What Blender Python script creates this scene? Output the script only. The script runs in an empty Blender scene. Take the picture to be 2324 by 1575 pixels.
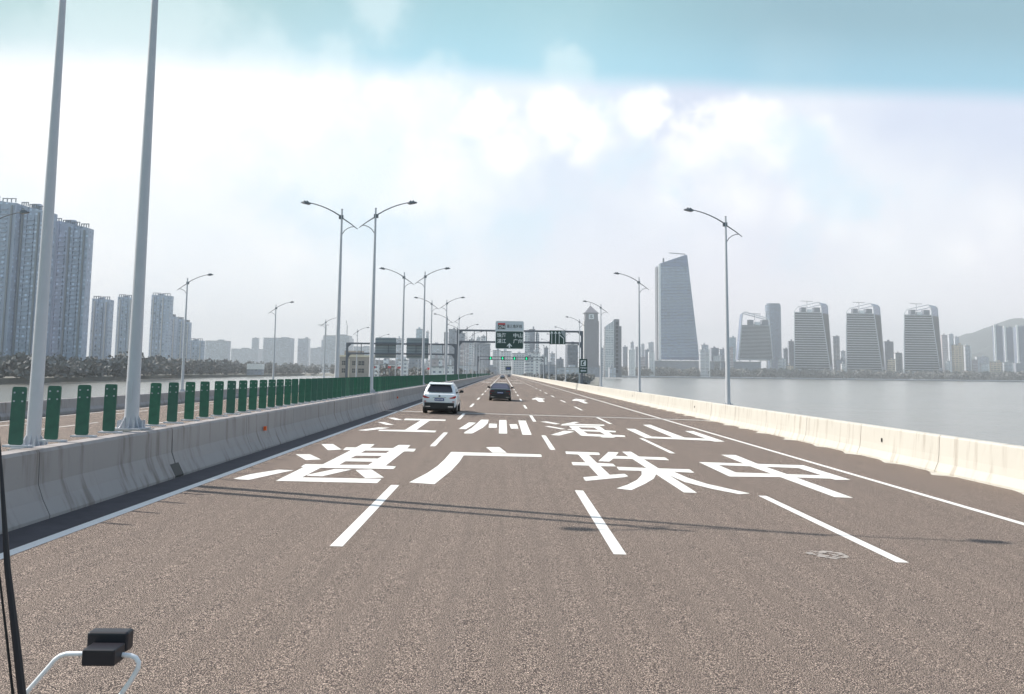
import bpy, bmesh, math, random
from mathutils import Vector, Matrix, noise
from mathutils.geometry import tessellate_polygon
random.seed(7)
S = bpy.context.scene
COL = S.collection
R = math.radians

# ------------------------------------------------------------------ camera
CAM_H = 2.344
cam = bpy.data.cameras.new('camera')
cam.sensor_width = 36.0
cam.lens = 36.0 * 1884.5 / 2324.0
cam.shift_y = -126.4 / 2324.0
cam.clip_start = 0.05
cam.clip_end = 20000
camo = bpy.data.objects.new('camera', cam)
COL.objects.link(camo)
Rv = Vector((0.999877, -0.010392, 0.011736)); Uv = Vector((-0.012696, -0.097749, 0.99513)); Fv = Vector((0.009194, 0.995157, 0.097869))
m = Matrix.Identity(4)
for i in range(3):
    m[i][0] = Rv[i]; m[i][1] = Uv[i]; m[i][2] = -Fv[i]
m[2][3] = CAM_H
camo.matrix_world = m
S.camera = camo

# ------------------------------------------------------------------ light, sky, exposure
S.view_settings.view_transform = 'Standard'
S.view_settings.look = 'None'
S.view_settings.gamma = 1.0
S.view_settings.exposure = 0.33
SUN = Vector((-12.7, 3.85, 12.0)).normalized()
sl = bpy.data.lights.new('sun', 'SUN')
sl.energy = 5.0
sl.angle = R(0.5)
sl.color = (1.0, 0.93, 0.84)
so = bpy.data.objects.new('sun', sl)
so.rotation_euler = SUN.to_track_quat('Z', 'Y').to_euler()
COL.objects.link(so)


class NT:
    """tiny node-tree helper"""
    def __init__(s, tree):
        s.t = tree; s.t.nodes.clear()
    def n(s, typ, **kw):
        nd = s.t.nodes.new(typ)
        for k, v in kw.items(): setattr(nd, k, v)
        return nd
    def l(s, a, b): s.t.links.new(a, b)
    def math(s, op, a, b=None, c=None, clamp=False):
        nd = s.n('ShaderNodeMath', operation=op, use_clamp=clamp)
        for i, v in enumerate((a, b, c)):
            if v is None: continue
            if isinstance(v, (int, float)): nd.inputs[i].default_value = v
            else: s.l(v, nd.inputs[i])
        return nd.outputs[0]
    def mix(s, f, a, b, blend='MIX'):
        nd = s.n('ShaderNodeMix', data_type='RGBA', blend_type=blend)
        for idx, v in ((0, f), (6, a), (7, b)):
            if isinstance(v, (int, float)): nd.inputs[idx].default_value = v
            elif isinstance(v, tuple): nd.inputs[idx].default_value = (v[0], v[1], v[2], 1)
            else: s.l(v, nd.inputs[idx])
        return nd.outputs[2]
    def ramp(s, v, lo, hi, a=0.0, b=1.0, smooth=True):
        nd = s.n('ShaderNodeMapRange', interpolation_type='SMOOTHSTEP' if smooth else 'LINEAR')
        s.l(v, nd.inputs[0])
        for i, q in enumerate((lo, hi, a, b)):
            if isinstance(q, (int, float)): nd.inputs[i + 1].default_value = q
            else: s.l(q, nd.inputs[i + 1])
        return nd.outputs[0]
    def noise(s, vec, scale, detail=4.0, rough=0.55, col=False, dim='3D'):
        nd = s.n('ShaderNodeTexNoise', noise_dimensions=dim)
        if vec is not None: s.l(vec, nd.inputs['Vector'])
        nd.inputs['Scale'].default_value = scale
        nd.inputs['Detail'].default_value = detail
        nd.inputs['Roughness'].default_value = rough
        return nd.outputs[1 if col else 0]


def srgb(*c):
    return tuple((v / 255 / 12.92) if v / 255 < 0.04045 else ((v / 255 + 0.055) / 1.055) ** 2.4 for v in c)


world = bpy.data.worlds.new('World')
S.world = world
world.use_nodes = True
w = NT(world.node_tree)
out = w.n('ShaderNodeOutputWorld')
bg = w.n('ShaderNodeBackground')
SKY_STRENGTH = 0.1
bg.inputs[1].default_value = SKY_STRENGTH
w.l(bg.outputs[0], out.inputs[0])
sky = w.n('ShaderNodeTexSky', sky_type='NISHITA', sun_disc=False)
sky.sun_elevation = math.asin(SUN.z)
sky.sun_rotation = math.atan2(SUN.x, SUN.y)
sky.air_density = 1.0; sky.dust_density = 2.0; sky.ozone_density = 1.0
tc = w.n('ShaderNodeTexCoord')
gen = tc.outputs['Generated']
# noise that ruffles the directions, so that cloud edges billow
nz = w.noise(gen, 13.0, 8.0, 0.6, col=True)
vs = w.n('ShaderNodeVectorMath', operation='SUBTRACT'); w.l(nz, vs.inputs[0]); vs.inputs[1].default_value = (0.5, 0.5, 0.5)
vm = w.n('ShaderNodeVectorMath', operation='SCALE'); w.l(vs.outputs[0], vm.inputs[0]); vm.inputs['Scale'].default_value = 0.055
va = w.n('ShaderNodeVectorMath', operation='ADD'); w.l(gen, va.inputs[0]); w.l(vm.outputs[0], va.inputs[1])
dirv = va.outputs[0]
sep = w.n('ShaderNodeSeparateXYZ'); w.l(gen, sep.inputs[0])
elev = w.math('MULTIPLY', w.math('ARCSINE', sep.outputs[2]), 57.2958)
azim = w.math('MULTIPLY', w.math('ARCTAN2', sep.outputs[0], sep.outputs[1]), 57.2958)


puff = w.noise(gen, 22.0, 9.0, 0.62)
puff2 = w.noise(gen, 7.0, 3.0, 0.5)


def cloud_field(items):
    """highest of a set of round lobes, each 1 at its centre and 0 on its rim"""
    acc = None
    for az, el, rad in items:
        d = (math.sin(R(az)) * math.cos(R(el)), math.cos(R(az)) * math.cos(R(el)), math.sin(R(el)))
        di = w.n('ShaderNodeVectorMath', operation='DISTANCE'); w.l(dirv, di.inputs[0]); di.inputs[1].default_value = d
        v = w.math('SUBTRACT', 1.0, w.math('DIVIDE', di.outputs['Value'], R(rad)))
        acc = v if acc is None else w.math('SMOOTH_MAX', acc, v, 0.15)
    n_ = w.math('ADD', w.math('MULTIPLY', w.math('SUBTRACT', puff, 0.5), 1.3), w.math('MULTIPLY', w.math('SUBTRACT', puff2, 0.5), 1.2))
    return w.math('ADD', acc, n_)


fw = cloud_field([(-4.4, 18.2, 2.6), (-7.8, 17.6, 2.8), (-5.9, 16.5, 3.0), (-1.3, 17.6, 2.4), (3.1, 17.4, 2.9), (5.8, 17.0, 2.4),
                  (16.6, 16.6, 2.6), (14.2, 14.6, 3.4), (18.6, 14.6, 3.2), (15.6, 11.5, 4.2), (19.5, 11.0, 3.0), (11.5, 12.0, 2.4), (5.2, 15.1, 1.5), (22.7, 10.6, 1.5), (24.5, 8.6, 1.8), (9.5, 17.6, 2.0), (0.5, 15.0, 3.5), (29.0, 7.6, 1.8),
                  (22.0, 9.6, 1.0), (31.7, 9.0, 2.2), (-22.1, 15.2, 8.0), (-13.7, 16.2, 5.6), (-28.3, 13.4, 9.0), (-17.4, 10.5, 7.5),
                  (-5.0, 12.5, 5.0), (-25, 4.0, 10.0)])
white = w.math('MULTIPLY', w.ramp(fw, w.ramp(elev, 9, 17, -0.5, -0.1), w.ramp(elev, 9, 18, 2.0, 0.5)), w.ramp(azim, 6, 18, 1.0, 0.85))
fh_ = cloud_field([(-16.2, 20.6, 1.9), (-12.1, 20.8, 2.2), (-5.2, 19.9, 2.2), (-25, 22, 6.5), (-16, 19.2, 4.0), (4, 19.8, 2.6), (-9, 23.5, 2.5)])
high = w.ramp(fh_, -0.1, 0.6)
# lower sky: milky white on the left, pale lavender blue on the right
milk = w.noise(gen, 3.0, 5.0, 0.5)
azr = w.ramp(azim, -14, 16)
low_l = w.mix(w.ramp(elev, 0, 11), srgb(253, 250, 250), srgb(230, 242, 250))
low_r = w.mix(w.ramp(elev, 2, 15), srgb(240, 237, 242), srgb(204, 213, 231))
low = w.mix(azr, low_l, low_r)
low = w.mix(w.math('MULTIPLY', w.ramp(milk, 0.42, 0.66), 0.6), low, srgb(240, 243, 246))
gapm = w.math('MULTIPLY', w.ramp(w.noise(gen, 6.5, 6.0, 0.58), 0.50, 0.68), w.math('MULTIPLY', w.ramp(elev, 4, 11), w.ramp(azim, -34, -8, 0.25, 0.9)))
low = w.mix(white, low, w.mix(w.ramp(w.noise(gen, 5.0, 7.0, 0.6), 0.40, 0.66), srgb(255, 254, 254), srgb(232, 238, 245)))
low = w.mix(w.math('MULTIPLY', gapm, 0.75), low, srgb(206, 227, 240))
# upper sky: windscreen's blue green tint put into the colour, Nishita blue behind
edge = w.math('SUBTRACT', w.math('SUBTRACT', 19.95, w.math('MULTIPLY', azim, 0.016)), w.math('MULTIPLY', w.math('MULTIPLY', azim, azim), 0.00295))
rel = w.math('SUBTRACT', elev, edge)
teal_c = w.mix(w.ramp(rel, 0.0, 6.0), srgb(164, 212, 228), srgb(150, 194, 203))
teal_r = w.mix(w.ramp(rel, 0.0, 5.0), srgb(150, 197, 218), srgb(136, 174, 188))
teal_l = w.mix(w.ramp(rel, 0.0, 5.0), srgb(205, 226, 230), srgb(163, 198, 198))
teal = w.mix(w.ramp(azim, 2, 22), w.mix(w.ramp(azim, -26, -6), teal_l, teal_c), teal_r)
teal = w.mix(w.math('MULTIPLY', w.ramp(milk, 0.45, 0.7), 0.22), teal, srgb(215, 232, 235))
teal = w.mix(w.math('MULTIPLY', high, 0.45), teal, srgb(226, 242, 244))
upper = w.mix(0.92, w.mix(1.0, sky.outputs[0], (0.1, 0.1, 0.1), 'MULTIPLY'), teal)
mask = w.ramp(w.math('ADD', rel, w.math('MULTIPLY', w.math('SUBTRACT', milk, 0.5), 1.2)), w.ramp(azim, -20, 14, -0.9, -0.8), w.ramp(azim, -20, 14, 1.9, 0.8))
col = w.mix(mask, low, upper)
# below the horizon and high overhead: plain Nishita
col = w.mix(w.ramp(elev, 25, 42), col, w.mix(0.75, w.mix(1.0, sky.outputs[0], (0.1, 0.1, 0.1), 'MULTIPLY'), (0.36, 0.44, 0.60)))
fin = w.mix(1.0, col, (1 / SKY_STRENGTH,) * 3, 'MULTIPLY')
w.l(fin, bg.inputs[0])


# ------------------------------------------------------------------ materials
def base_mat(name):
    mt = bpy.data.materials.new(name); mt.use_nodes = True
    t = NT(mt.node_tree)
    o = t.n('ShaderNodeOutputMaterial'); b = t.n('ShaderNodeBsdfPrincipled')
    t.l(b.outputs[0], o.inputs[0])
    return mt, t, b, o


def plain(name, c, rough=0.6, metal=0.0, spec=0.5, var=0.12, scale=3.0, coat=0.0):
    mt, t, b, o = base_mat(name)
    tcn = t.n('ShaderNodeTexCoord')
    f = t.noise(tcn.outputs['Object'], scale, 5.0)
    t.l(t.mix(f, tuple(v * (1 - var) for v in c), tuple(min(1, v * (1 + var)) for v in c)), b.inputs['Base Color'])
    b.inputs['Roughness'].default_value = rough
    b.inputs['Metallic'].default_value = metal
    b.inputs['Specular IOR Level'].default_value = spec
    b.inputs['Coat Weight'].default_value = coat
    return mt


def asphalt():
    mt, t, b, o = base_mat('asphalt')
    g = t.n('ShaderNodeNewGeometry').outputs['Position']
    big = t.noise(g, 0.35, 4.0, 0.55)
    mp = t.n('ShaderNodeMapping'); t.l(g, mp.inputs[0]); mp.inputs['Scale'].default_value = (1.4, 0.06, 1)
    lane = t.noise(mp.outputs[0], 1.0, 3.0, 0.5)
    fine = t.noise(g, 75.0, 2.0, 0.8)
    grit = t.noise(g, 110.0, 2.0, 0.8)
    c = t.mix(big, (0.076, 0.058, 0.050), (0.104, 0.080, 0.068))
    c = t.mix(t.ramp(lane, 0.35, 0.7, 0.0, 0.55), c, (0.14, 0.106, 0.088))
    sp = t.n('ShaderNodeSeparateXYZ'); t.l(g, sp.inputs[0])
    ph = t.math('MULTIPLY', t.math('ADD', sp.outputs[0], 5.926), 2 * math.pi / 3.75)
    wheel = t.math('POWER', t.math('ABSOLUTE', t.math('SINE', ph)), 4.0)          # two wheel tracks in each lane
    c = t.mix(t.math('MULTIPLY', wheel, t.ramp(big, 0.3, 0.7, 0.15, 0.4)), c, (0.085, 0.068, 0.062))
    oil = t.math('MULTIPLY', t.math('POWER', t.math('ABSOLUTE', t.math('SINE', t.math('MULTIPLY', ph, 0.5))), 30.0), t.ramp(lane, 0.45, 0.6, 0.0, 0.35))
    c = t.mix(oil, c, (0.065, 0.055, 0.055))
    spot = t.noise(g, 1.1, 2.0, 0.4)
    c = t.mix(t.ramp(spot, 0.70, 0.74, 0.0, 0.45), c, (0.06, 0.05, 0.05))
    c = t.mix(t.ramp(fine, 0.46, 0.51, 0.95, 0.0), c, (0.02, 0.017, 0.018))
    c = t.mix(t.ramp(grit, 0.55, 0.6, 0.0, 0.95), c, (0.78, 0.62, 0.51))
    t.l(c, b.inputs['Base Color'])
    b.inputs['Roughness'].default_value = 0.88
    b.inputs['Specular IOR Level'].default_value = 0.25
    bp = t.n('ShaderNodeBump'); bp.inputs['Strength'].default_value = 0.5; bp.inputs['Distance'].default_value = 0.01
    t.l(fine, bp.inputs['Height']); t.l(bp.outputs[0], b.inputs['Normal'])
    return mt


def concrete(name, c, dirt, streak=0.55):
    mt, t, b, o = base_mat(name)
    g = t.n('ShaderNodeNewGeometry').outputs['Position']
    big = t.noise(g, 0.8, 6.0, 0.6)
    mp = t.n('ShaderNodeMapping'); t.l(g, mp.inputs[0]); mp.inputs['Scale'].default_value = (1, 3.2, 0.35)
    st = t.noise(mp.outputs[0], 1.0, 5.0, 0.6)
    fine = t.noise(g, 22.0, 5.0, 0.7)
    cc = t.mix(big, tuple(v * 0.88 for v in c), tuple(v * 1.06 for v in c))
    cc = t.mix(t.ramp(st, 0.5, 0.72, 0.0, streak), cc, dirt)
    cc = t.mix(t.ramp(fine, 0.62, 0.72, 0.0, 0.35), cc, tuple(v * 0.45 for v in c))
    t.l(cc, b.inputs['Base Color'])
    b.inputs['Roughness'].default_value = 0.85
    bp = t.n('ShaderNodeBump'); bp.inputs['Strength'].default_value = 0.25; bp.inputs['Distance'].default_value = 0.01
    t.l(fine, bp.inputs['Height']); t.l(bp.outputs[0], b.inputs['Normal'])
    return mt


def paint_mat():
    mt, t, b, o = base_mat('road_paint')
    g = t.n('ShaderNodeNewGeometry').outputs['Position']
    f = t.noise(g, 30.0, 5.0, 0.7); bgn = t.noise(g, 1.3, 4.0); mpp = t.n('ShaderNodeMapping'); t.l(g, mpp.inputs[0]); mpp.inputs['Scale'].default_value = (6, .7, 1); trk = t.noise(mpp.outputs[0], 1.0, 5.0, .65)
    c = t.mix(bgn, (0.84, 0.83, 0.80), (0.76, 0.73, 0.68))
    c = t.mix(t.ramp(f, 0.60, 0.70, 0.0, 0.7), c, (0.36, 0.31, 0.28)); c = t.mix(t.ramp(trk, 0.55, 0.75, 0.0, 0.5), c, (0.46, 0.42, 0.38))
    t.l(c, b.inputs['Base Color']); b.inputs['Roughness'].default_value = 0.7
    return mt


def water_mat():
    mt, t, b, o = base_mat('water')
    g = t.n('ShaderNodeNewGeometry').outputs['Position']
    mp = t.n('ShaderNodeMapping'); t.l(g, mp.inputs[0]); mp.inputs['Scale'].default_value = (1.0, 0.45, 1)
    n1 = t.math('ADD', t.noise(mp.outputs[0], 0.9, 6.0, 0.62), t.math('MULTIPLY', t.noise(g, 0.06, 3.0), 3.0)); n2 = t.noise(g, 0.02, 3.0)
    t.l(t.mix(n2, (0.22, 0.225, 0.20), (0.29, 0.28, 0.26)), b.inputs['Base Color'])
    b.inputs['Roughness'].default_value = 0.2
    b.inputs['IOR'].default_value = 1.33
    bp = t.n('ShaderNodeBump'); bp.inputs['Strength'].default_value = 0.7; bp.inputs['Distance'].default_value = 0.35
    t.l(n1, bp.inputs['Height']); t.l(bp.outputs[0], b.inputs['Normal'])
    return mt


def facade(name, wall, glass, fh=3.2, bw=3.4, hz=(0.28, 0.82), hx=(0.25, 0.85), rough=0.6):
    """rendered wall with rows of window glass, laid out in metres"""
    mt, t, b, o = base_mat(name)
    tcn = t.n('ShaderNodeTexCoord'); sp = t.n('ShaderNodeSeparateXYZ'); t.l(tcn.outputs['Object'], sp.inputs[0])
    u = t.math('ADD', sp.outputs[0], sp.outputs[1])
    fz = t.math('DIVIDE', sp.outputs[2], fh); fx = t.math('DIVIDE', u, bw)
    rz = t.math('FRACT', fz); rx = t.math('FRACT', fx)
    mz = t.math('MULTIPLY', t.math('GREATER_THAN', rz, hz[0]), t.math('LESS_THAN', rz, hz[1]))
    mx = t.math('MULTIPLY', t.math('GREATER_THAN', rx, hx[0]), t.math('LESS_THAN', rx, hx[1]))
    mk = t.math('MULTIPLY', mz, mx)
    cb = t.n('ShaderNodeCombineXYZ'); t.l(t.math('FLOOR', fx), cb.inputs[0]); t.l(t.math('FLOOR', fz), cb.inputs[1])
    wn = t.n('ShaderNodeTexWhiteNoise', noise_dimensions='2D'); t.l(cb.outputs[0], wn.inputs['Vector'])
    gl = t.mix(wn.outputs[0], glass, tuple(min(1, v * 2.2 + 0.02) for v in glass))
    nb = t.noise(tcn.outputs['Object'], 0.08, 4.0)
    wl = t.mix(nb, tuple(v * 0.86 for v in wall), tuple(min(1, v * 1.1) for v in wall))
    t.l(t.mix(mk, wl, gl), b.inputs['Base Color'])
    t.l(t.math('SUBTRACT', rough, t.math('MULTIPLY', mk, rough - 0.15)), b.inputs['Roughness'])
    return mt


M = dict(
    asphalt=asphalt(),
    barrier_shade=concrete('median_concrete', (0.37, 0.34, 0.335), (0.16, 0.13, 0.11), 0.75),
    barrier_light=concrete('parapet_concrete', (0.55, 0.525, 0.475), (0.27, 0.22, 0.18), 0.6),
    concrete=concrete('deck_concrete', (0.42, 0.40, 0.38), (0.25, 0.23, 0.21)),
    joint=plain('joint_steel', (0.78, 0.75, 0.71), 0.6, var=0.2, scale=8),
    rubber=plain('joint_rubber', (0.04, 0.04, 0.045), 0.8),
    paint=paint_mat(),
    worn=plain('worn_paint', (0.40, 0.36, 0.33), 0.8, var=0.3, scale=40),
    foot_strip=plain('dark_asphalt', (0.055, 0.05, 0.058), 0.8, var=0.5, scale=4),
    water=water_mat(),
    land=plain('bank_soil', (0.22, 0.215, 0.19), 0.95, var=0.4, scale=0.03),
    hill=plain('wooded_hill', (0.085, 0.10, 0.105), 1.0, var=0.35, scale=0.02),
    foliage=plain('far_foliage', (0.19, 0.19, 0.185), 0.95, var=0.45, scale=0.25),
    galv=plain('galvanised_pole', (0.52, 0.53, 0.57), 0.5, metal=0.1, var=0.08, scale=4),
    galv_dark=plain('dark_lamp_arm', (0.16, 0.17, 0.19), 0.5, metal=0.3),  # darkness of the backlit lamp arms, put into the colour
    lampglass=plain('lamp_lens', (0.25, 0.27, 0.3), 0.3),
    green=plain('green_board', (0.024, 0.125, 0.075), 0.42, var=0.6, scale=7),
    gantry=plain('gantry_steel', (0.17, 0.18, 0.21), 0.55, metal=0.1, var=0.15),
    sign_green=plain('sign_green', (0.014, 0.052, 0.045), 0.5, var=0.08),
    sign_white=plain('sign_white', (0.80, 0.82, 0.84), 0.5, var=0.03),
    sign_pale=plain('sign_pale', (0.62, 0.66, 0.72), 0.5, var=0.03),
    sign_black=plain('sign_black', (0.02, 0.03, 0.03), 0.5),
    sign_red=plain('sign_red', (0.65, 0.03, 0.03), 0.5),
    sign_back=plain('sign_back', (0.31, 0.345, 0.37), 0.5, var=0.15, scale=1),
    orange=plain('reflector_orange', (0.85, 0.13, 0.02), 0.4),
    car_white=plain('white_car_paint', (0.80, 0.83, 0.87), 0.25, var=0.02, coat=0.6),
    car_black=plain('dark_blue_car_paint', (0.006, 0.006, 0.013), 0.3, var=0.1, coat=0.3),
    car_grey=plain('grey_car_paint', (0.10, 0.11, 0.13), 0.3, var=0.1, coat=0.6),
    car_glass=plain('car_glass', (0.015, 0.018, 0.026), 0.08, var=0.2),
    sedan_glass=plain('rear_window_glass', (0.07, 0.075, 0.11), 0.06, var=0.2),
    trim=plain('black_trim', (0.015, 0.015, 0.017), 0.55),
    tyre=plain('tyre_rubber', (0.018, 0.018, 0.02), 0.85),
    rim=plain('alloy_rim', (0.45, 0.46, 0.48), 0.35, metal=0.7),
    tail_dark=plain('dark_tail_lamp', (0.10, 0.006, 0.012), 0.25),
    tail=plain('tail_lamp_red', (0.42, 0.015, 0.02), 0.2, coat=0.6),
    plate=plain('blue_plate', (0.01, 0.035, 0.22), 0.4, var=0.05),
    chrome=plain('chrome', (0.55, 0.56, 0.58), 0.15, metal=1.0),
    white_tube=plain('white_tube', (0.82, 0.83, 0.86), 0.4, var=0.08, scale=30),
    black_plastic=plain('black_plastic', (0.012, 0.011, 0.018), 0.45, var=0.3, scale=30),
    roof=plain('flat_roof', (0.30, 0.31, 0.33), 0.85),
    roof_white=plain('white_roof', (0.78, 0.78, 0.77), 0.6, var=0.05, scale=.05),
    fin_white=plain('white_cladding', (0.84, 0.85, 0.87), 0.5, var=0.06, scale=.05),
    band_white=plain('white_floor_band', (0.84, 0.85, 0.86), 0.55, var=0.05, scale=.05),
    tower_glass=plain('tower_glass', (0.012, 0.015, 0.026), 0.6, spec=.2, var=0.5, scale=0.05),
    tall_glass=facade('tall_tower_glass', (0.15, 0.22, 0.36), (0.05, 0.08, 0.17), 4.2, 9.0, (.35, .95), (.06, .98), .3),
    tower_band=plain('tower_floor_band', (0.50, 0.51, 0.54), 0.6, var=0.1, scale=.05),
    tower_frame=plain('tower_frame', (0.62, 0.64, 0.68), 0.5, var=0.1, scale=.05),
    stone=facade('pale_stone', (0.235, 0.225, 0.25), (0.20, 0.20, 0.235), 4.0, 4.0, (.3, .7), (.4, .6)),
    stone_light=plain('stone_trim', (0.62, 0.60, 0.60), 0.7),
    tan=plain('tan_render', (0.36, 0.31, 0.28), 0.85, var=0.1, scale=.3),
    cream=plain('cream_trim', (0.72, 0.64, 0.50), 0.7),
)
STYLE = {
    'slab': facade('slab_wall', (0.46, 0.50, 0.60), (0.34, 0.375, 0.46), 3.0, 3.6, (.3, .75), (.2, .6)),
    'slab2': facade('slab_wall_pale', (0.52, 0.56, 0.64), (0.30, 0.33, 0.40), 3.0, 3.2, (.25, .75), (.25, .7)),
    'pale': facade('pale_wall', (0.48, 0.50, 0.54), (0.32, 0.35, 0.40), 3.4, 6.0),
    'glass': facade('glass_wall', (0.36, 0.44, 0.50), (0.26, 0.34, 0.40), 4.0, 5.0),
    'dark': facade('dark_wall', (0.15, 0.165, 0.20), (0.10, 0.115, 0.15), 3.4, 4.0),
    'grey': facade('grey_wall', (0.28, 0.30, 0.35), (0.15, 0.17, 0.21), 3.4, 4.0),
    'pink': facade('pink_wall', (0.45, 0.40, 0.42), (0.26, 0.23, 0.25), 3.3, 4.5),
    'white': facade('white_wall', (0.72, 0.73, 0.75), (0.16, 0.18, 0.22), 3.6, 4.6, (.3, .72), (.3, .75)),
    'stripe': facade('banded_wall', (0.62, 0.64, 0.68), (0.13, 0.15, 0.19), 3.6, 40.0, (.1, .55), (.02, .98)),
    'curve': facade('smooth_blue_wall', (0.20, 0.24, 0.31), (0.16, 0.20, 0.27), 3.6, 5.0),
    'orange': facade('cream_banded_wall', (0.80, 0.66, 0.50), (0.22, 0.17, 0.16), 5.0, 9.0, (.15, .6), (.1, .85)),
    'twin': facade('blue_twin_wall', (0.16, 0.19, 0.26), (0.11, 0.14, 0.20), 3.4, 4.0),
}


# ------------------------------------------------------------------ mesh helpers
class MB:
    def __init__(s): s.v = []; s.f = []
    def add(s, vs, fs):
        k = len(s.v); s.v += [tuple(p) for p in vs]; s.f += [tuple(i + k for i in f) for f in fs]; return s
    def box(s, x0, x1, y0, y1, z0, z1):
        return s.add([(x0, y0, z0), (x1, y0, z0), (x1, y1, z0), (x0, y1, z0), (x0, y0, z1), (x1, y0, z1), (x1, y1, z1), (x0, y1, z1)],
                     [(0, 3, 2, 1), (4, 5, 6, 7), (0, 1, 5, 4), (1, 2, 6, 5), (2, 3, 7, 6), (3, 0, 4, 7)])
    def loft(s, rings, caps=True):
        n = len(rings[0]); k = len(s.v)
        for r_ in rings: s.v += [tuple(p) for p in r_]
        for i in range(len(rings) - 1):
            for j in range(n):
                a = k + i * n + j; b = k + i * n + (j + 1) % n
                s.f.append((a, b, b + n, a + n))
        if caps:
            s.f.append(tuple(k + j for j in reversed(range(n))))
            s.f.append(tuple(k + (len(rings) - 1) * n + j for j in range(n)))
        return s
    def prism(s, pts, y0, y1):
        """outline in x,z drawn out along y"""
        return s.loft([[(x, y0, z) for x, z in pts], [(x, y1, z) for x, z in pts]])
    def slab(s, pts, z0, z1):
        return s.loft([[(x, y, z0) for x, y in pts], [(x, y, z1) for x, y in pts]])
    def tube(s, pts, rad, n=8):
        pts = [Vector(p) for p in pts]; rings = []
        for i, p in enumerate(pts):
            d = (pts[min(i + 1, len(pts) - 1)] - pts[max(i - 1, 0)]).normalized()
            a = d.cross(Vector((0, 1, 0)) if abs(d.y) < 0.9 else Vector((1, 0, 0))).normalized(); b = d.cross(a)
            rr = rad[i] if isinstance(rad, (list, tuple)) else rad
            rings.append([p + a * rr * math.cos(2 * math.pi * k / n) + b * rr * math.sin(2 * math.pi * k / n) for k in range(n)])
        return s.loft(rings)
    def build(s, name, mat, parent=None, smooth=False, bevel=0, loc=None):
        me = bpy.data.meshes.new(name); me.from_pydata(s.v, [], s.f); me.validate(); me.update()
        bm = bmesh.new(); bm.from_mesh(me); bmesh.ops.recalc_face_normals(bm, faces=bm.faces[:]); bm.to_mesh(me); bm.free()
        me.materials.append(M[mat] if isinstance(mat, str) else mat)
        if smooth:
            me.polygons.foreach_set('use_smooth', [True] * len(me.polygons))
            me.set_sharp_from_angle(angle=R(38))
        o = bpy.data.objects.new(name, me); COL.objects.link(o)
        if parent is not None: o.parent = parent
        if loc: o.location = loc
        if bevel:
            b = o.modifiers.new('bevel', 'BEVEL'); b.width = bevel; b.segments = 3; b.limit_method = 'ANGLE'
        return o


def tag(o, label=None, cat=None, group=None, kind=None):
    if label: o['label'] = label
    if cat: o['category'] = cat
    if group: o['group'] = group
    if kind: o['kind'] = kind
    return o


def empty(name, loc=(0, 0, 0), rz=0.0):
    o = bpy.data.objects.new(name, None); o.location = loc; o.rotation_euler = (0, 0, rz); o.empty_display_size = 0.3
    COL.objects.link(o); return o


def copy_tree(o, parent=None):
    c = o.copy(); COL.objects.link(c)
    if parent is not None: c.parent = parent
    for ch in [q for q in COL.objects if q.parent == o]: copy_tree(ch, c)
    return c


def struct(o): return tag(o, kind='structure')


def rz(x):          # height of our carriageway: it drains towards the right parapet
    return -0.01825 * x


def oz(x):          # height of the opposite carriageway, lower and draining left
    return -0.30 + 0.02 * (x + 9.6)


Y0, Y1 = -25.0, 1150.0

# ------------------------------------------------------------------ ground, water, decks
GZ, WZ = -3.0, -5.5
mb = MB(); mb.add([(-3600, -150, WZ), (5400, -150, WZ), (5400, 6900, WZ), (-3600, 6900, WZ)], [(0, 1, 2, 3)])
struct(mb.build('water', 'water'))


def smooth_line(pts, step, amp, seed):
    o = []
    for (x0, y0), (x1, y1) in zip(pts, pts[1:]):
        n = max(1, int(math.hypot(x1 - x0, y1 - y0) / step))
        for i in range(n):
            t = i / n; x = x0 + (x1 - x0) * t; y = y0 + (y1 - y0) * t
            d = noise.noise(Vector((x * 0.02 + seed, y * 0.02, seed))) * amp
            o.append((x + d * 0.4, y + d))
    o.append(pts[-1]); return o


shore = smooth_line([(-2600, 318), (-224, 368), (-298, 758), (-318, 1330), (-160, 1230), (-118, 575), (-45, 540), (-30, 560)], 25, 14, 3)
right_shore = [(-28, 560), (16, 560), (20, 396), (46, 400), (240, 2096), (900, 2112), (2000, 2128), (4600, 2150)]
poly = shore + right_shore + [(4600, 6700), (-2600, 6700)]
tri = tessellate_polygon([[Vector((x, y, 0)) for x, y in poly]])
mb = MB(); mb.add([(x, y, GZ) for x, y in poly], [tuple(t) for t in tri])
n_ = len(poly); k_ = len(mb.v)
mb.v += [(x, y - 3.0, WZ - 0.3) for x, y in poly]
for i in range(len(shore) + len(right_shore) - 1): mb.f.append((i, i + 1, k_ + i + 1, k_ + i))
struct(mb.build('ground', 'land'))

# quay wall along the far right bank, pale coping on a dark face
q = empty('quay_wall', (240, 2094, WZ)); tag(q, 'long low quay wall with a pale coping along the far right bank', 'wall')
qp = [(238, 2088), (900, 2104), (2000, 2120), (4600, 2142)]
for nm, z0, z1, off, mt in (('wall_face', WZ - .3, GZ + 0.2, 0, 'gantry'), ('coping', GZ + 0.2, GZ + 1.5, 1.5, 'fin_white')):
    mb = MB()
    for (x0, y0), (x1, y1) in zip(qp, qp[1:]):
        mb.add([(x0, y0 + off, z0), (x1, y1 + off, z0), (x1, y1 + off + 3, z0), (x0, y0 + off + 3, z0), (x0, y0 + off, z1), (x1, y1 + off, z1), (x1, y1 + off + 3, z1), (x0, y0 + off + 3, z1)],
               [(0, 3, 2, 1), (4, 5, 6, 7), (0, 1, 5, 4), (2, 3, 7, 6)])
    mb.v = [(x - 240, y - 2094, z - WZ) for x, y, z in mb.v]
    mb.build(nm, mt, q)

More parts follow.
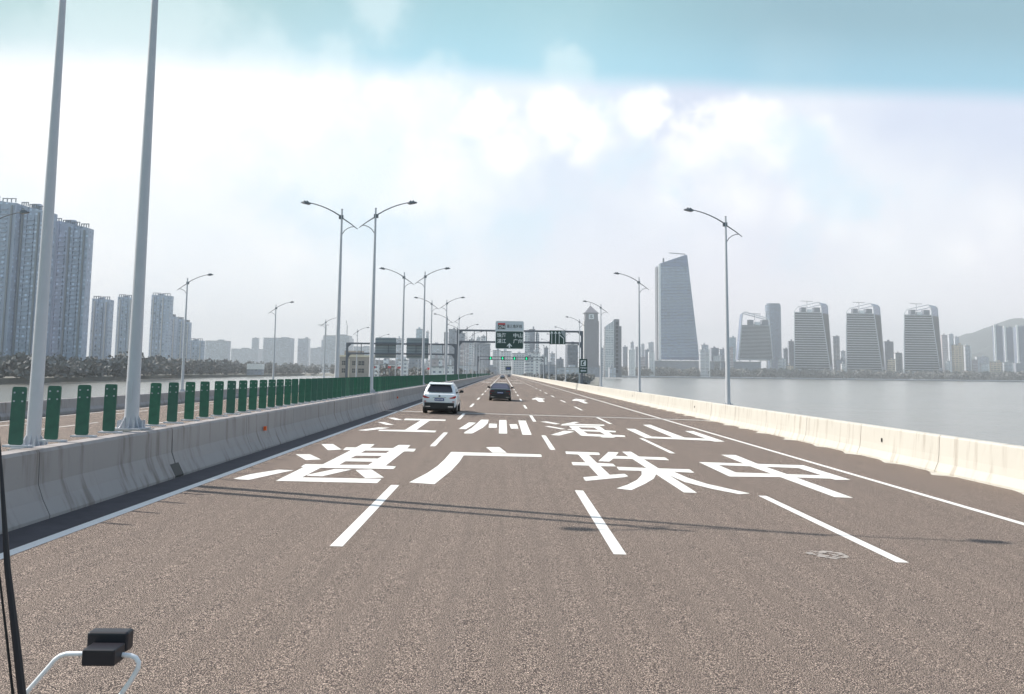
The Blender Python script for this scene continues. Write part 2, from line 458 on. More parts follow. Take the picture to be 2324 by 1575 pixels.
# our carriageway
mb = MB(); ny = 60
xs = [-6.72, -2, 3, 8, 11.9]
for j in range(ny + 1):
    y = Y0 + (Y1 - Y0) * (j / ny) ** 1.6
    for x in xs: mb.v.append((x, y, rz(x)))
for j in range(ny):
    for i in range(len(xs) - 1):
        a = j * len(xs) + i; mb.f.append((a, a + 1, a + 1 + len(xs), a + len(xs)))
struct(mb.build('road', 'asphalt'))
mb = MB(); mb.add([(-28.8, Y0, oz(-28.8)), (-9.6, Y0, oz(-9.6)), (-9.6, Y1, oz(-9.6)), (-28.8, Y1, oz(-28.8))], [(0, 1, 2, 3)])
struct(mb.build('opposite_road', 'asphalt'))
mb = MB()
mb.box(-6.95, 12.85, Y0, Y1, -1.9, -0.30)
mb.box(-29.4, -9.3, Y0, Y1, -2.4, -0.76)
mb.box(-9.3, -6.95, Y0, Y1, -1.2, -0.55)
struct(mb.build('bridge_deck', 'concrete'))

# strip of darker asphalt at the foot of the median barrier
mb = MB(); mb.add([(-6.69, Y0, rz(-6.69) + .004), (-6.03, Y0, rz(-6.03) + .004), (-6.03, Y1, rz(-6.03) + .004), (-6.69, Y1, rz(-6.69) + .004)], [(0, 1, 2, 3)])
struct(mb.build('foot_strip', 'foot_strip'))

# expansion joints
for yj in (47.6, 87.2, 127.5):
    mb = MB()
    mb.add([(-6.7, yj - .26, rz(-6.7) + .008), (11.8, yj - .26, rz(11.8) + .004), (11.8, yj + .34, rz(11.8) + .004), (-6.7, yj + .34, rz(-6.7) + .008)], [(0, 1, 2, 3)])
    o = struct(mb.build('expansion_joint', 'joint' if yj < 80 else 'concrete'))
    mb = MB()
    for e in (-.34, .36, 0.02):
        mb.add([(-6.7, yj + e, rz(-6.7) + .012), (11.8, yj + e, rz(11.8) + .012), (11.8, yj + e + .09, rz(11.8) + .012), (-6.7, yj + e + .09, rz(-6.7) + .012)], [(0, 1, 2, 3)])
    mb.build('joint_seal', 'rubber', o)

# painted lines
def stripe(mb, x0, x1, y0, y1, zf, h=.004): mb.add([(x0, y0, zf(x0) + h), (x1, y0, zf(x1) + h), (x1, y1, zf(x1) + h), (x0, y1, zf(x0) + h)], [(0, 1, 2, 3)])


LX = [-5.926 + 3.75 * i for i in range(5)]
for x, hw in ((LX[0], .09), (LX[4], .085)):
    mb = MB(); y = Y0
    stripe(mb, x - hw, x + hw, Y0, 127.0, rz); stripe(mb, x - hw, x + hw, 128.0, Y1, rz)
    struct(mb.build('edge_line', 'paint'))
for i in (1, 2, 3):
    k = 0
    for k in range(-2, 36):
        ya = 11.25 + 15 * k; yb = ya + 6.0
        if yb < 2: continue
        if i < 3 and ya > 150: break
        if ya > 380: break
        mb = MB(); stripe(mb, LX[i] - .085, LX[i] + .085, ya, yb if not (ya < 47.3 < yb) else 47.2, rz); struct(mb.build('lane_dash', 'paint'))
    if i < 3:
        mb = MB(); stripe(mb, LX[i] - .075, LX[i] + .075, 153, Y1, rz); struct(mb.build('lane_line', 'paint'))
for x, dashed in ((-10.4, 0), (-14.1, 1), (-17.9, 1), (-21.6, 1), (-25.3, 1), (-27.6, 0)):
    if dashed:
        for k in range(0, 30):
            mb = MB(); stripe(mb, x - .08, x + .08, 9 + 15 * k, 15 + 15 * k, oz); struct(mb.build('lane_dash', 'paint'))
    else:
        mb = MB(); stripe(mb, x - .09, x + .09, Y0, Y1, oz); struct(mb.build('edge_line', 'paint'))
# cross bars in the lanes ahead
for ln in range(3):
    for yb_ in (196, 204, 262, 270):
        xc = LX[ln] + 1.87
        mb = MB(); stripe(mb, xc - 1.2, xc + 1.2, yb_, yb_ + 2.2, rz); struct(mb.build('cross_bar', 'paint'))
# pale worn round patch on the third lane line
mb = MB(); 
rnd = random.Random(2)
for a in range(60):
    t = rnd.random() * 6.283; rr = .05 + .2 * math.sqrt(rnd.random()); cx = 4.46 + math.cos(t) * rr; cy = 11.6 + math.sin(t) * rr * .95; q_ = rnd.random() * 3.14
    sx, sy = rnd.uniform(.02, .05), rnd.uniform(.015, .035)
    mb.add([(cx + math.cos(q_) * i * sx - math.sin(q_) * j * sy, cy + math.sin(q_) * i * sx + math.cos(q_) * j * sy, rz(cx) + .005 + a * .00012) for i, j in ((-1, -1), (1, -.8), (.8, 1), (-1, .7))], [(0, 1, 2, 3)])
struct(mb.build('paint_patch', 'worn'))

GLYPHS = [
 ('zhan', [
([(-5.561,25.872),(-5.218,25.991),(-4.641,24.342),(-4.959,24.003)],[]),
([(-5.547,22.657),(-5.183,22.766),(-4.632,21.591),(-4.959,21.332)],[]),
([(-5.545,17.508),(-5.437,18.289),(-5.071,19.223),(-4.72,19.178),(-4.84,18.823),(-5.189,17.383),(-5.422,17.426)],[]),
([(-4.351,25.099),(-4.373,26.283),(-3.98,26.325),(-3.943,25.091),(-3.274,25.225),(-3.25,26.357),(-2.879,26.391),(-2.852,25.221),(-2.583,25.223),(-2.555,24.365),(-2.835,24.33),(-2.844,20.629),(-2.578,20.512),(-2.57,19.975),(-4.249,19.81),(-4.254,18.005),(-2.585,18.145),(-2.573,17.455),(-4.632,17.359),(-4.657,19.845),(-4.74,19.895),(-4.763,20.458),(-4.351,20.512),(-4.353,24.274),(-4.577,24.229),(-4.648,25.058)],[[(-3.942,24.245),(-3.253,24.41),(-3.263,23.688),(-3.947,23.553)],[(-3.95,22.76),(-3.259,22.917),(-3.266,22.193),(-3.967,22.036)],[(-3.955,21.325),(-3.265,21.393),(-3.277,20.665),(-3.959,20.522)]]),
([(-4.245,18.468),(-3.885,19.642),(-3.491,19.655),(-3.887,18.282),(-4.216,18.309)],[]),
([(-3.4,19.593),(-3.052,19.766),(-2.562,18.369),(-2.944,18.207)],[]),
 ]),
 ('guang', [
([(-1.493,24.612),(1.131,24.635),(1.127,23.89),(-1.087,23.693),(-1.112,22.036),(-1.198,20.047),(-1.4,17.541),(-1.943,17.712),(-1.714,19.445),(-1.594,20.968),(-1.53,22.627)],[]),
([(-0.513,26.457),(-0.098,26.651),(0.135,24.818),(-0.289,24.738)],[]),
 ]),
 ('zhu', [
([(1.931,25.806),(2.953,25.753),(2.906,25.0),(2.56,24.95),(2.556,22.701),(2.973,22.617),(2.966,21.982),(2.56,21.917),(2.566,20.083),(2.968,20.388),(2.979,19.892),(2.847,19.695),(1.863,18.807),(1.867,19.467),(2.262,19.807),(2.256,21.981),(1.846,21.977),(1.869,22.734),(2.252,22.75),(2.25,24.937),(1.898,25.018)],[]),
([(2.648,23.197),(3.292,26.086),(3.602,26.01),(3.347,24.867),(3.724,24.769),(3.739,26.283),(4.035,26.375),(4.038,24.861),(4.801,24.825),(4.771,24.023),(4.055,24.112),(4.053,21.798),(4.855,21.804),(4.803,21.03),(4.309,21.15),(4.393,19.972),(4.596,18.919),(5.156,17.528),(4.886,17.386),(4.494,18.115),(4.144,19.12),(4.038,20.399),(4.025,17.402),(3.751,17.397),(3.741,20.468),(3.532,19.61),(3.156,18.604),(2.686,17.513),(2.403,17.717),(2.731,18.367),(3.087,19.269),(3.348,20.235),(3.495,21.116),(2.932,21.127),(2.968,21.881),(3.737,21.817),(3.723,24.091),(3.172,24.031),(2.945,23.142)],[]),
 ]),
 ('zhong', [
([(5.551,23.751),(6.813,23.722),(6.838,26.242),(7.302,26.31),(7.212,23.713),(8.51,23.733),(8.504,20.52),(8.081,20.424),(8.074,20.637),(7.226,20.659),(7.22,17.318),(6.852,17.36),(6.824,20.668),(5.523,20.451)],[[(5.941,23.091),(6.789,23.001),(6.823,21.351),(5.939,21.389)],[(7.204,22.981),(8.073,22.918),(8.104,21.316),(7.228,21.339)]]),
 ]),
 ('jiang', [
([(-5.601,40.917),(-5.295,41.086),(-4.678,39.374),(-5.018,39.265)],[]),
([(-5.598,37.435),(-5.265,37.412),(-4.623,35.795),(-4.942,35.643)],[]),
([(-5.523,32.029),(-5.013,33.974),(-4.564,33.918),(-4.688,33.356),(-5.188,31.941)],[]),
([(-4.709,40.652),(-2.761,40.741),(-2.709,39.704),(-3.431,39.539),(-3.402,33.181),(-2.601,33.044),(-2.585,32.125),(-4.74,32.04),(-4.771,32.684),(-3.828,32.997),(-3.864,39.521),(-4.64,39.324)],[]),
 ]),
 ('zhou', [
([(-1.795,34.483),(-1.572,39.133),(-1.233,38.974),(-1.498,34.408)],[]),
([(-1.493,32.486),(-1.294,35.389),(-1.07,41.636),(-0.695,41.686),(-0.699,38.592),(-0.838,35.594),(-1.155,32.132),(-1.457,32.054)],[]),
([(-0.622,38.63),(-0.273,38.609),(-0.241,35.863),(-0.597,35.703)],[]),
([(-0.173,41.812),(0.184,41.777),(0.182,32.586),(-0.144,32.544)],[]),
([(0.307,38.574),(0.658,38.743),(0.672,35.677),(0.356,35.537)],[]),
([(0.772,41.863),(1.143,41.909),(1.119,32.301),(0.762,32.246)],[]),
 ]),
 ('hai', [
([(1.855,41.392),(2.175,41.794),(2.741,40.159),(2.5,39.537)],[]),
([(2.83,39.839),(3.602,42.118),(3.826,41.992),(3.405,40.335),(4.907,40.474),(4.798,39.569),(2.673,38.849)],[]),
([(1.877,37.806),(2.113,38.114),(2.731,36.43),(2.525,36.1)],[]),
([(1.864,32.597),(2.585,35.257),(2.984,34.867),(2.195,32.39)],[]),
([(3.034,38.475),(4.514,39.025),(4.447,36.343),(4.875,36.06),(4.734,35.158),(4.46,35.32),(4.407,33.708),(4.871,33.541),(4.783,32.681),(4.393,32.626),(4.251,32.105),(3.781,32.064),(3.814,32.497),(3.052,32.678),(3.059,35.746),(2.747,35.844),(2.859,36.246),(3.027,36.319)],[[(3.408,37.856),(4.133,37.927),(4.142,36.329),(3.437,36.379)],[(3.396,35.319),(4.08,35.272),(4.111,33.59),(3.423,33.823)]]),
 ]),
 ('shan', [
([(5.563,37.865),(5.974,37.92),(5.915,33.309),(6.737,33.144),(6.894,41.274),(7.326,41.628),(7.221,33.328),(8.012,33.059),(8.136,37.444),(8.553,37.621),(8.428,31.779),(7.999,31.626),(7.962,32.045),(5.527,32.45)],[]),
 ]),
 ('arrow', [
([(2.673,78.121),(3.357,83.375),(4.037,79.425),(3.592,76.956),(3.565,70.999),(3.0,70.514),(3.012,76.568),(2.683,76.261)],[]),
 ]),
 ('arrow', [
([(6.437,78.052),(7.246,83.346),(8.027,79.972),(7.396,77.122),(7.23,70.891),(6.844,69.961),(6.807,76.596),(6.331,76.172)],[]),
 ]),
]
for name, parts in GLYPHS:
    mb = MB()
    for outer, holes in parts:
        loops = [outer] + holes
        flat = [pt for lp in loops for pt in lp]
        tri = tessellate_polygon([[Vector((x, y, 0)) for x, y in lp] for lp in loops])
        mb.add([(x, y, rz(x) + .005) for x, y in flat], [tuple(t) for t in tri])
    o = mb.build('lane_arrow' if name == 'arrow' else 'painted_character', 'paint')
    struct(o)

# ------------------------------------------------------------------ barriers
def barrier(name, prof, mat, label, seg=5.0, yend=Y1, start=2.6, extra_gaps=()):
    root = empty(name, (prof[0][0], 0, 0)); tag(root, label, 'barrier')
    ox = prof[0][0]
    mb = MB(); y = Y0; nxt = start - 30
    cuts = [start - 30 + seg * i for i in range(70)] + [340, 500, 800]
    ys_ = sorted(c for c in cuts if Y0 < c < yend) + [yend]
    prev = Y0
    for c in ys_:
        wide = .05 if any(abs(c - g_) < 2.6 for g_ in extra_gaps) else .012
        mb.prism([(x - ox, z) for x, z in prof], prev, c - wide); prev = c + .012
    mb.build('concrete_body', mat, root)
    return root, ox


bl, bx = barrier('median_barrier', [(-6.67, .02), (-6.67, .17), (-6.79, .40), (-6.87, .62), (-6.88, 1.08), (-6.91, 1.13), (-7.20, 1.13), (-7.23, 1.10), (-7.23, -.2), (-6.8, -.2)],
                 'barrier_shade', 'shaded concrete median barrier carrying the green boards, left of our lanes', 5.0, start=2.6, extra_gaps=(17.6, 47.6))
MB().add([(.003, 17.3, .13), (.003, 17.75, .13), (.003, 17.75, .17), (.003, 17.3, .17), (-.118, 17.3, .40), (-.118, 17.75, .40)], [(0, 1, 2, 3), (3, 2, 5, 4)]).build('drain_mouth', 'trim', bl)
mb = MB(); mb.box(.01, .03, Y0, Y1, -.1, .0)
for yy in (24.1, 54.1, 84.1, 114.1):
    MB().box(-.17, -.10, yy, yy + .09, .62, .74).build('reflector', 'orange', bl)
mb = MB()
mb.box(.004, -.25, -10, 400, 1.134, 1.142)
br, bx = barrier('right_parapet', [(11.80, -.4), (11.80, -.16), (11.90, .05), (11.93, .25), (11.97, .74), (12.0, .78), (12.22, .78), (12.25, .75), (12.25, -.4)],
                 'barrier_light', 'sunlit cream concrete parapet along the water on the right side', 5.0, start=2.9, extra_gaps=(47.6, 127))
mb = MB(); mb.box(.455, .98, Y0, Y1, -.4, .60); mb.box(.80, .98, Y0, Y1, .602, .66)
mb.build('outer_ledge', 'concrete', br)
for yy in (26.3, 52.0, 77.0, 104.0):
    MB().box(.115, .135, yy, yy + .06, .32, .44).build('drain_slot', 'trim', br)
mb = MB()
rnd = random.Random(4)
for i in range(34):
    yy = 12 + i * 3.1 + rnd.random()
    mb = MB(); mb.add([(-.30 - rnd.random() * .18, yy, rz(11.6) + .006), (.0, yy - .5, rz(11.78) + .006), (.0, yy + 1.2, rz(11.78) + .006), (-.12, yy + .7, rz(11.7) + .006)], [(0, 1, 2, 3)])
    mb.build('mortar_smear', 'barrier_light', br)
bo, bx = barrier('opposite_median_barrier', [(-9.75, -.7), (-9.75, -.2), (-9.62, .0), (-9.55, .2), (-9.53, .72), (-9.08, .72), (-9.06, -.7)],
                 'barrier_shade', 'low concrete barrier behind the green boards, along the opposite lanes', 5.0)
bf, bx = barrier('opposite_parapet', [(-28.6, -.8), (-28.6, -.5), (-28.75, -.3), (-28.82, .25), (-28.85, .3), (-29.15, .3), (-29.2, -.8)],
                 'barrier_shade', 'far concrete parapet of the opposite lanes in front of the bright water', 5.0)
for k in range(44):
    MB().box(-.40, -.28, 30 + k * 4, 30.12 + k * 4, .30, .42).build('reflector_stud', 'trim', bf)

gt = M['green'].node_tree; gb = gt.nodes['Principled BSDF']; gl_ = gb.inputs['Base Color'].links[0].from_socket
oi = gt.nodes.new('ShaderNodeObjectInfo'); gx = gt.nodes.new('ShaderNodeMix'); gx.data_type = 'RGBA'; gp = gt.nodes.new('ShaderNodeMath'); gp.operation = 'MULTIPLY'; gp.inputs[1].default_value = .45
gt.links.new(oi.outputs['Random'], gp.inputs[0]); gt.links.new(gp.outputs[0], gx.inputs[0]); gt.links.new(gl_, gx.inputs[6]); gx.inputs[7].default_value = (0.055, 0.10, 0.095, 1); gt.links.new(gx.outputs[2], gb.inputs['Base Color'])

# ------------------------------------------------------------------ green anti-glare boards
def board_outline(w_, h_, r_=.035):
    pts = []
    for cx, cz, a0 in ((w_ / 2 - r_, r_, -90), (w_ / 2 - r_, h_ - r_, 0), (-w_ / 2 + r_, h_ - r_, 90), (-w_ / 2 + r_, r_, 180)):
        for k in range(4): pts.append((cx + r_ * math.cos(R(a0 + k * 30)), cz + r_ * math.sin(R(a0 + k * 30))))
    return pts


def make_board(rivets):
    root = empty('anti_glare_board')
    pts = board_outline(.235, .88)
    mb = MB(); n = len(pts)
    # slightly dished sheet: centre pushed back
    mb.prism(pts, -.012, .012)
    mb.prism([(-.045, .03), (.045, .03), (.045, .82), (-.045, .82)], .012, .035)
    mb.build('board', 'green', root)
    if rivets:
        for x, z in ((-.07, .79), (.07, .79), (-.07, .66), (.07, .66)): MB().box(x - .012, x + .012, -.022, -.0125, z - .012, z + .012).build('rivet', 'galv', root)
    mb = MB(); mb.box(-.16, .24, -.08, .08, -.030, -.002); mb.box(.16, .24, -.03, .03, -.05, -.03); mb.box(-.02, .02, .02, .10, -.002, .14)
    mb.build('foot_bracket', 'galv', root)
    return root


proto = make_board(True); proto2 = make_board(False)
far_proto = MB().prism(board_outline(.235, .88), -.012, .012).build('anti_glare_board', 'green')
nb = 0; rest = MB(); yb = 0
for i in range(460):
    y = 12.9 + i
    if i % 30 == 4: continue
    if nb < 290:
        if nb == 0: o = proto
        elif nb < 16: o = copy_tree(proto)
        elif nb == 16: o = proto2
        elif nb < 60: o = copy_tree(proto2)
        elif nb == 60: o = far_proto
        else: o = far_proto.copy(); COL.objects.link(o)
        o.location = (-7.42 + random.uniform(-.006, .006), y, 1.165)
        o.rotation_euler = (random.uniform(-.02, .02), random.uniform(-.012, .012), R(random.uniform(-9, -1)) + (R(-14) if random.random() < .05 else 0))
        if nb == 0: lab = 'first green board at the left edge of the photo, nearest the camera'
        elif i == 1: lab = 'second green board, overlapping the foot of the leftmost big lamp post'
        elif i == 2: lab = 'third green board from the left, in the gap between the two big lamp posts'
        elif i == 3: lab = 'fourth green board from the left, last before the second big lamp post'
        elif i == 5: lab = 'green board half hidden behind the second big lamp post'
        elif i < 34: lab = 'green board on the median between the second big lamp post and the next one'
        elif i < 64: lab = 'green board on the median between the second and third of its lamp posts'
        else: lab = 'green board in the far row that reads as a continuous green fence'
        tag(o, lab, 'anti-glare board', 'green anti-glare boards on the median barrier')
        nb += 1
    else:
        x = -7.42
        rest.box(x - .117, x + .117, y - .01, y + .01, 1.165, 2.04)
o = rest.build('anti_glare_boards', 'green'); tag(o, 'farthest green boards of the median row merging into one strip', 'anti-glare boards', kind='stuff')

# ------------------------------------------------------------------ lamp posts (arm towards +x)
def make_lamp(hp, name='lamp_post'):
    root = empty(name)
    MB().tube([(0, 0, 0.02), (0, 0, hp * .5), (0, 0, hp)], [.135, .098, .052], 16).build('pole', 'galv', root, smooth=True)
    z = hp
    pts = [(-.92, 0, z - 1.12), (-.5, 0, z - .80), (0, 0, z - .47), (.15, 0, z - .33), (.5, 0, z - .12), (.85, 0, z + .05), (1.2, 0, z + .19), (1.5, 0, z + .28), (1.86, 0, z + .37)]
    MB().tube(pts, [.022, .03, .036, .036, .034, .032, .03, .028, .026], 8).build('arm', 'galv_dark', root, smooth=True)
    MB().tube([(-.73, 0, z - .98), (-.55, 0, z - 1.0), (-.35, 0, z - 1.08), (-.18, 0, z - 1.22), (-.05, 0, z - 1.42)], .022, 6).build('brace', 'galv_dark', root, smooth=True)
    MB().box(-.09, .16, -.05, .05, z - .55, z - .33).build('clamp', 'galv_dark', root)
    MB().tube([(0, 0, z), (0, 0, z + .03)], [.058, .05], 12).build('cap', 'galv_dark', root)
    # stepped lamp head of two angled housings
    mb = MB(); zz = z + .30
    mb.loft([[(1.80, -.06, zz), (1.80, .06, zz), (1.80, .06, zz + .05), (1.80, -.06, zz + .05)],
             [(1.92, -.15, zz - .035), (1.92, .15, zz - .035), (1.92, .13, zz + .11), (1.92, -.13, zz + .11)],
             [(2.12, -.16, zz + .005), (2.12, .16, zz + .005), (2.12, .13, zz + .13), (2.12, -.13, zz + .13)],
             [(2.34, -.09, zz + .055), (2.34, .09, zz + .055), (2.34, .07, zz + .10), (2.34, -.07, zz + .10)]])
    mb.box(1.95, 2.02, -.10, .10, zz + .10, zz + .17); mb.box(2.1, 2.17, -.10, .10, zz + .12, zz + .18)
    h = mb.build('lamp_head', 'galv_dark', root)
    MB().add([(1.95, -.12, zz - .037), (2.25, -.10, zz + .022), (2.25, .10, zz + .022), (1.95, .12, zz - .037)], [(0, 1, 2, 3)]).build('lens', 'lampglass', h)
    MB().box(-.28, .28, -.28, .28, 0, .025).build('base_plate', 'galv', root)
    MB().box(-.05, .05, -.142, -.10, .55, .95).build('access_door', 'gantry' if False else 'galv_dark', root) if name == 'x' else MB().box(-.05, .05, -.140, -.10, .55, .95).build('access_door', 'galv', root)
    mb = MB()
    for k in range(8):
        a = k * math.pi / 4 + .2; c, s_ = math.cos(a), math.sin(a); px, py = -s_ * .007, c * .007
        mb.add([(c * .12 - px, s_ * .12 - py, .026), (c * .27 - px, s_ * .27 - py, .026), (c * .24 - px, s_ * .24 - py, .06), (c * .125 - px, s_ * .125 - py, .27),
                (c * .12 + px, s_ * .12 + py, .026), (c * .27 + px, s_ * .27 + py, .026), (c * .24 + px, s_ * .24 + py, .06), (c * .125 + px, s_ * .125 + py, .27)],
               [(0, 1, 2, 3), (4, 7, 6, 5), (0, 4, 5, 1), (1, 5, 6, 2), (2, 6, 7, 3), (3, 7, 4, 0)])
        for dr in (0,):
            b_ = a + math.pi / 8; cx, cy = math.cos(b_) * .24, math.sin(b_) * .24
            mb.box(cx - .016, cx + .016, cy - .016, cy + .016, .026, .17)
    mb.build('gusset', 'galv', root)
    return root


def pedestal(o, x0, x1, h):
    MB().box(x0, x1, -.33, .33, -h, -.004).build('pedestal', 'concrete', o)


ORD = ['first', 'second', 'third', 'fourth', 'fifth', 'sixth', 'seventh', 'eighth', 'ninth', 'tenth', 'eleventh', 'twelfth', 'thirteenth', 'fourteenth', 'fifteenth', 'sixteenth']
rows = [
    ('A', -7.40, 16.8, 1.15, 10.45, 0, 13, (-.17, .33, 1.35)),
    ('B', -9.32, 16.8, .76, 10.75, 1, 13, (-.30, .30, 1.3)),
    ('L', -29.3, 46.6, .30, 10.4, 0, 9, (-.3, .3, 1.2)),
    ('R', 12.40, 46.0, .64, 10.6, 1, 14, (-.14, .3, .3)),
]
GRP = {'A': 'lamp posts on the median with arms over our lanes', 'B': 'lamp posts on the median with arms over the opposite lanes',
       'L': 'lamp posts on the far side of the opposite lanes', 'R': 'lamp posts along the right parapet'}
for row, x, y0, z, hp, flip, cnt, ped in rows:
    proto = None
    for k in range(cnt):
        y = y0 + 30 * k
        if proto is None:
            proto = o = make_lamp(hp)
            MB().box(ped[0], ped[1], -.33, .33, -ped[2], -.004).build('pedestal', 'concrete', o)
        else: o = copy_tree(proto)
        o.location = (x, y, z); o.rotation_euler = (0, 0, math.pi if flip else 0)
        if flip: o.rotation_euler = (0, 0, math.pi)
        if row == 'A':
            lab = ['big grey post rising out of frame, second from the left, between green boards', 'tall lamp post right of the pair in the centre left, arm reaching right', 'slim lamp post directly behind the white car, arm reaching right'][k] if k < 3 else f'{ORD[k]} of the median lamp posts whose arms reach right'
        elif row == 'B':
            lab = ['big grey post rising out of frame, leftmost, behind the second green board', 'tall lamp post left of the pair in the centre left, arm reaching left', 'slim lamp post left of the white car, arm reaching left'][k] if k < 3 else f'{ORD[k]} of the median lamp posts whose arms reach left'
        elif row == 'L':
            lab = 'lamp post in front of the lowest left apartment blocks, arm reaching right' if k == 1 else ('lamp post out of frame with only its head against the left slabs' if k == 0 else f'{ORD[k]} of the lamp posts across the opposite lanes, thin against the sky')
        else:
            lab = ['tall white lamp post standing right of the tallest tower', 'lamp post just left of the tallest tower, arm reaching left', 'lamp post between the clock tower and the slant-topped tower'][k] if k < 3 else f'{ORD[k]} of the lamp posts counted along the right parapet'
        tag(o, lab, 'lamp post', GRP[row])

# ------------------------------------------------------------------ lettering
def text_mesh(txt, height, mat, parent, x, y, z, width=None, name='lettering', rot90=0):
    """writing on an upright board facing the camera; x,z is its centre"""
    cu = bpy.data.curves.new('lettering', 'FONT'); cu.body = txt; cu.size = 1.0; cu.extrude = 0.0; cu.resolution_u = 3; cu.offset = .012
    ob = bpy.data.objects.new('lettering', cu); COL.objects.link(ob)
    bpy.context.view_layer.update()
    dg = bpy.context.evaluated_depsgraph_get()
    me = bpy.data.meshes.new_from_object(ob.evaluated_get(dg))
    bpy.data.objects.remove(ob)
    xs_ = [v.co.x for v in me.vertices]; ys_ = [v.co.y for v in me.vertices]
    w_ = max(xs_) - min(xs_); h_ = max(ys_) - min(ys_); sy = height / h_; sx = (width / w_) if width else sy
    cx = (max(xs_) + min(xs_)) / 2; cy = (max(ys_) + min(ys_)) / 2
    for v in me.vertices: v.co = Vector(((v.co.x - cx) * sx + x, y, (v.co.y - cy) * sy + z))
    me.materials.clear(); me.materials.append(M[mat])
    o = bpy.data.objects.new(name, me); COL.objects.link(o); o.parent = parent
    return o


def rrect(x0, x1, z0, z1, r_):
    pts = []
    for cx, cz, a0 in ((x1 - r_, z0 + r_, -90), (x1 - r_, z1 - r_, 0), (x0 + r_, z1 - r_, 90), (x0 + r_, z0 + r_, 180)):
        for k in range(5): pts.append((cx + r_ * math.cos(R(a0 + k * 22.5)), cz + r_ * math.sin(R(a0 + k * 22.5))))
    return pts


def flat(pts, y, name, mat, parent):
    mb = MB(); mb.add([(x, y, z) for x, z in pts], [tuple(range(len(pts)))])
    return mb.build(name, mat, parent)


def gantry(name, xl, xr, Y, zt, zb, base, mids, label, tube=.15):
    root = empty(name, (xl, Y, base)); tag(root, label, 'sign gantry')
    W_ = xr - xl
    for i, x in enumerate((0, W_)):
        MB().box(x - .19, x + .19, -.17, .17, 0, zt - base + .12).build('post', 'gantry', root)
        mb = MB(); mb.box(x - .34, x + .34, -.3, .3, 0, .05)
        for dx in (-1, 1): mb.add([(x + dx * .19, -.01, .05), (x + dx * .33, -.01, .05), (x + dx * .19, -.01, .5), (x + dx * .19, .01, .05), (x + dx * .33, .01, .05), (x + dx * .19, .01, .5)], [(0, 1, 2), (3, 5, 4), (0, 3, 4, 1), (1, 4, 5, 2), (2, 5, 3, 0)])
        mb.build('post_foot', 'gantry', root)
    for z in (zt, zb):
        MB().box(.191, W_ - .191, -tube, tube, z - base - tube, z - base + tube).build('chord', 'gantry', root)
    mb_l = []
    for f in mids:
        MB().box(W_ * f - .06, W_ * f + .06, -.06, .06, zb - base + tube, zt - base - tube).build('strut', 'gantry', root)
    for x, d in ((.19, 1), (W_ - .19, -1)):
        mb = MB(); h = zt - base - tube
        mb.add([(x, -.05, h), (x + d * .55, -.05, h), (x, -.05, h - .55), (x, .05, h), (x + d * .55, .05, h), (x, .05, h - .55)], [(0, 1, 2), (3, 5, 4), (0, 3, 4, 1), (1, 4, 5, 2), (2, 5, 3, 0)])
        h = zb - base - tube
        mb.add([(x, -.05, h), (x + d * .55, -.05, h), (x, -.05, h - .7), (x, .05, h), (x + d * .55, .05, h), (x, .05, h - .7)], [(0, 1, 2), (3, 5, 4), (0, 3, 4, 1), (1, 4, 5, 2), (2, 5, 3, 0)])
        mb.build('knee_plate', 'gantry', root)
    return root


g1 = gantry('sign_gantry', -7.6, 13.0, 138, 9.3, 7.42, .7, (.13, .23, .635, .76), 'wide steel gantry over our lanes carrying the big green sign')
MB().box(-.35, .35, -.5, .5, -1.0, -.004).build('pedestal', 'concrete', g1)
# main direction sign
s1 = empty('direction_sign', (.95, 137.6, 6.27)); tag(s1, 'big green motorway sign with white city names and a pale top panel', 'road sign')
MB().prism(rrect(-2.35, 2.35, 0, 4.65, .28), -.04, .04).build('board', 'sign_white', s1)
flat(rrect(-2.25, 2.25, .1, 2.93, .2), -.046, 'green_panel', 'sign_green', s1)
flat(rrect(-2.25, 2.25, 3.05, 4.55, .2), -.046, 'pale_panel', 'sign_pale', s1)
sh = flat([(-1.95, 3.28), (-.72, 3.28), (-.72, 4.02), (-1.95, 4.02)], -.051, 'route_shield', 'sign_black', s1)
flat([(-1.95, 4.04), (-.72, 4.04), (-.72, 4.28), (-1.95, 4.28)], -.051, 'shield_top', 'sign_red', s1)
text_mesh('G94', .56, 'sign_white', s1, -1.33, -.057, 3.65, width=1.05)
text_mesh('珠三角环线', .62, 'sign_black', s1, .78, -.051, 3.76, width=2.5)
for tx, xx, zz in (('珠海', -1.32, 2.28), ('湛江', -1.32, 1.33), ('中山', 1.38, 2.28), ('广州', 1.38, 1.33)):
    text_mesh(tx, .74, 'sign_white', s1, xx, -.051, zz, width=1.5)
flat([(0, 1.0), (.42, .55), (.42, .38), (.12, .62), (.12, .2), (-.12, .2), (-.12, .62), (-.42, .38), (-.42, .55)][::-1], -.051, 'arrow', 'sign_white', s1)
# lane sign
s2 = empty('lane_sign', (8.9, 137.6, 7.16)); tag(s2, 'dark green lane sign with three white arrows, right part of the wide gantry', 'road sign')
MB().prism(rrect(-1.3, 1.3, 0, 2.3, .08), -.04, .04).build('board', 'sign_green', s2)
flat([(1.02, 2.24), (.62, 2.24), (.62, 1.85), (1.24, 1.02), (1.24, 2.24)][::-1], -.046, 'pale_corner', 'sign_back', s2)
for x in (-.95, -.33, .28):
    flat([(x - .05, .1), (x + .05, .1), (x + .05, 1.85), (x + .22, 1.68), (x + .22, 1.86), (x, 2.15), (x - .22, 1.86), (x - .22, 1.68), (x - .05, 1.85)], -.046, 'arrow', 'sign_white', s2)
flat([(.98, .1), (1.09, .1), (1.09, 1.0), (.36, 1.62), (.36, 1.46), (.98, .93)], -.046, 'merge_arm', 'sign_white', s2)

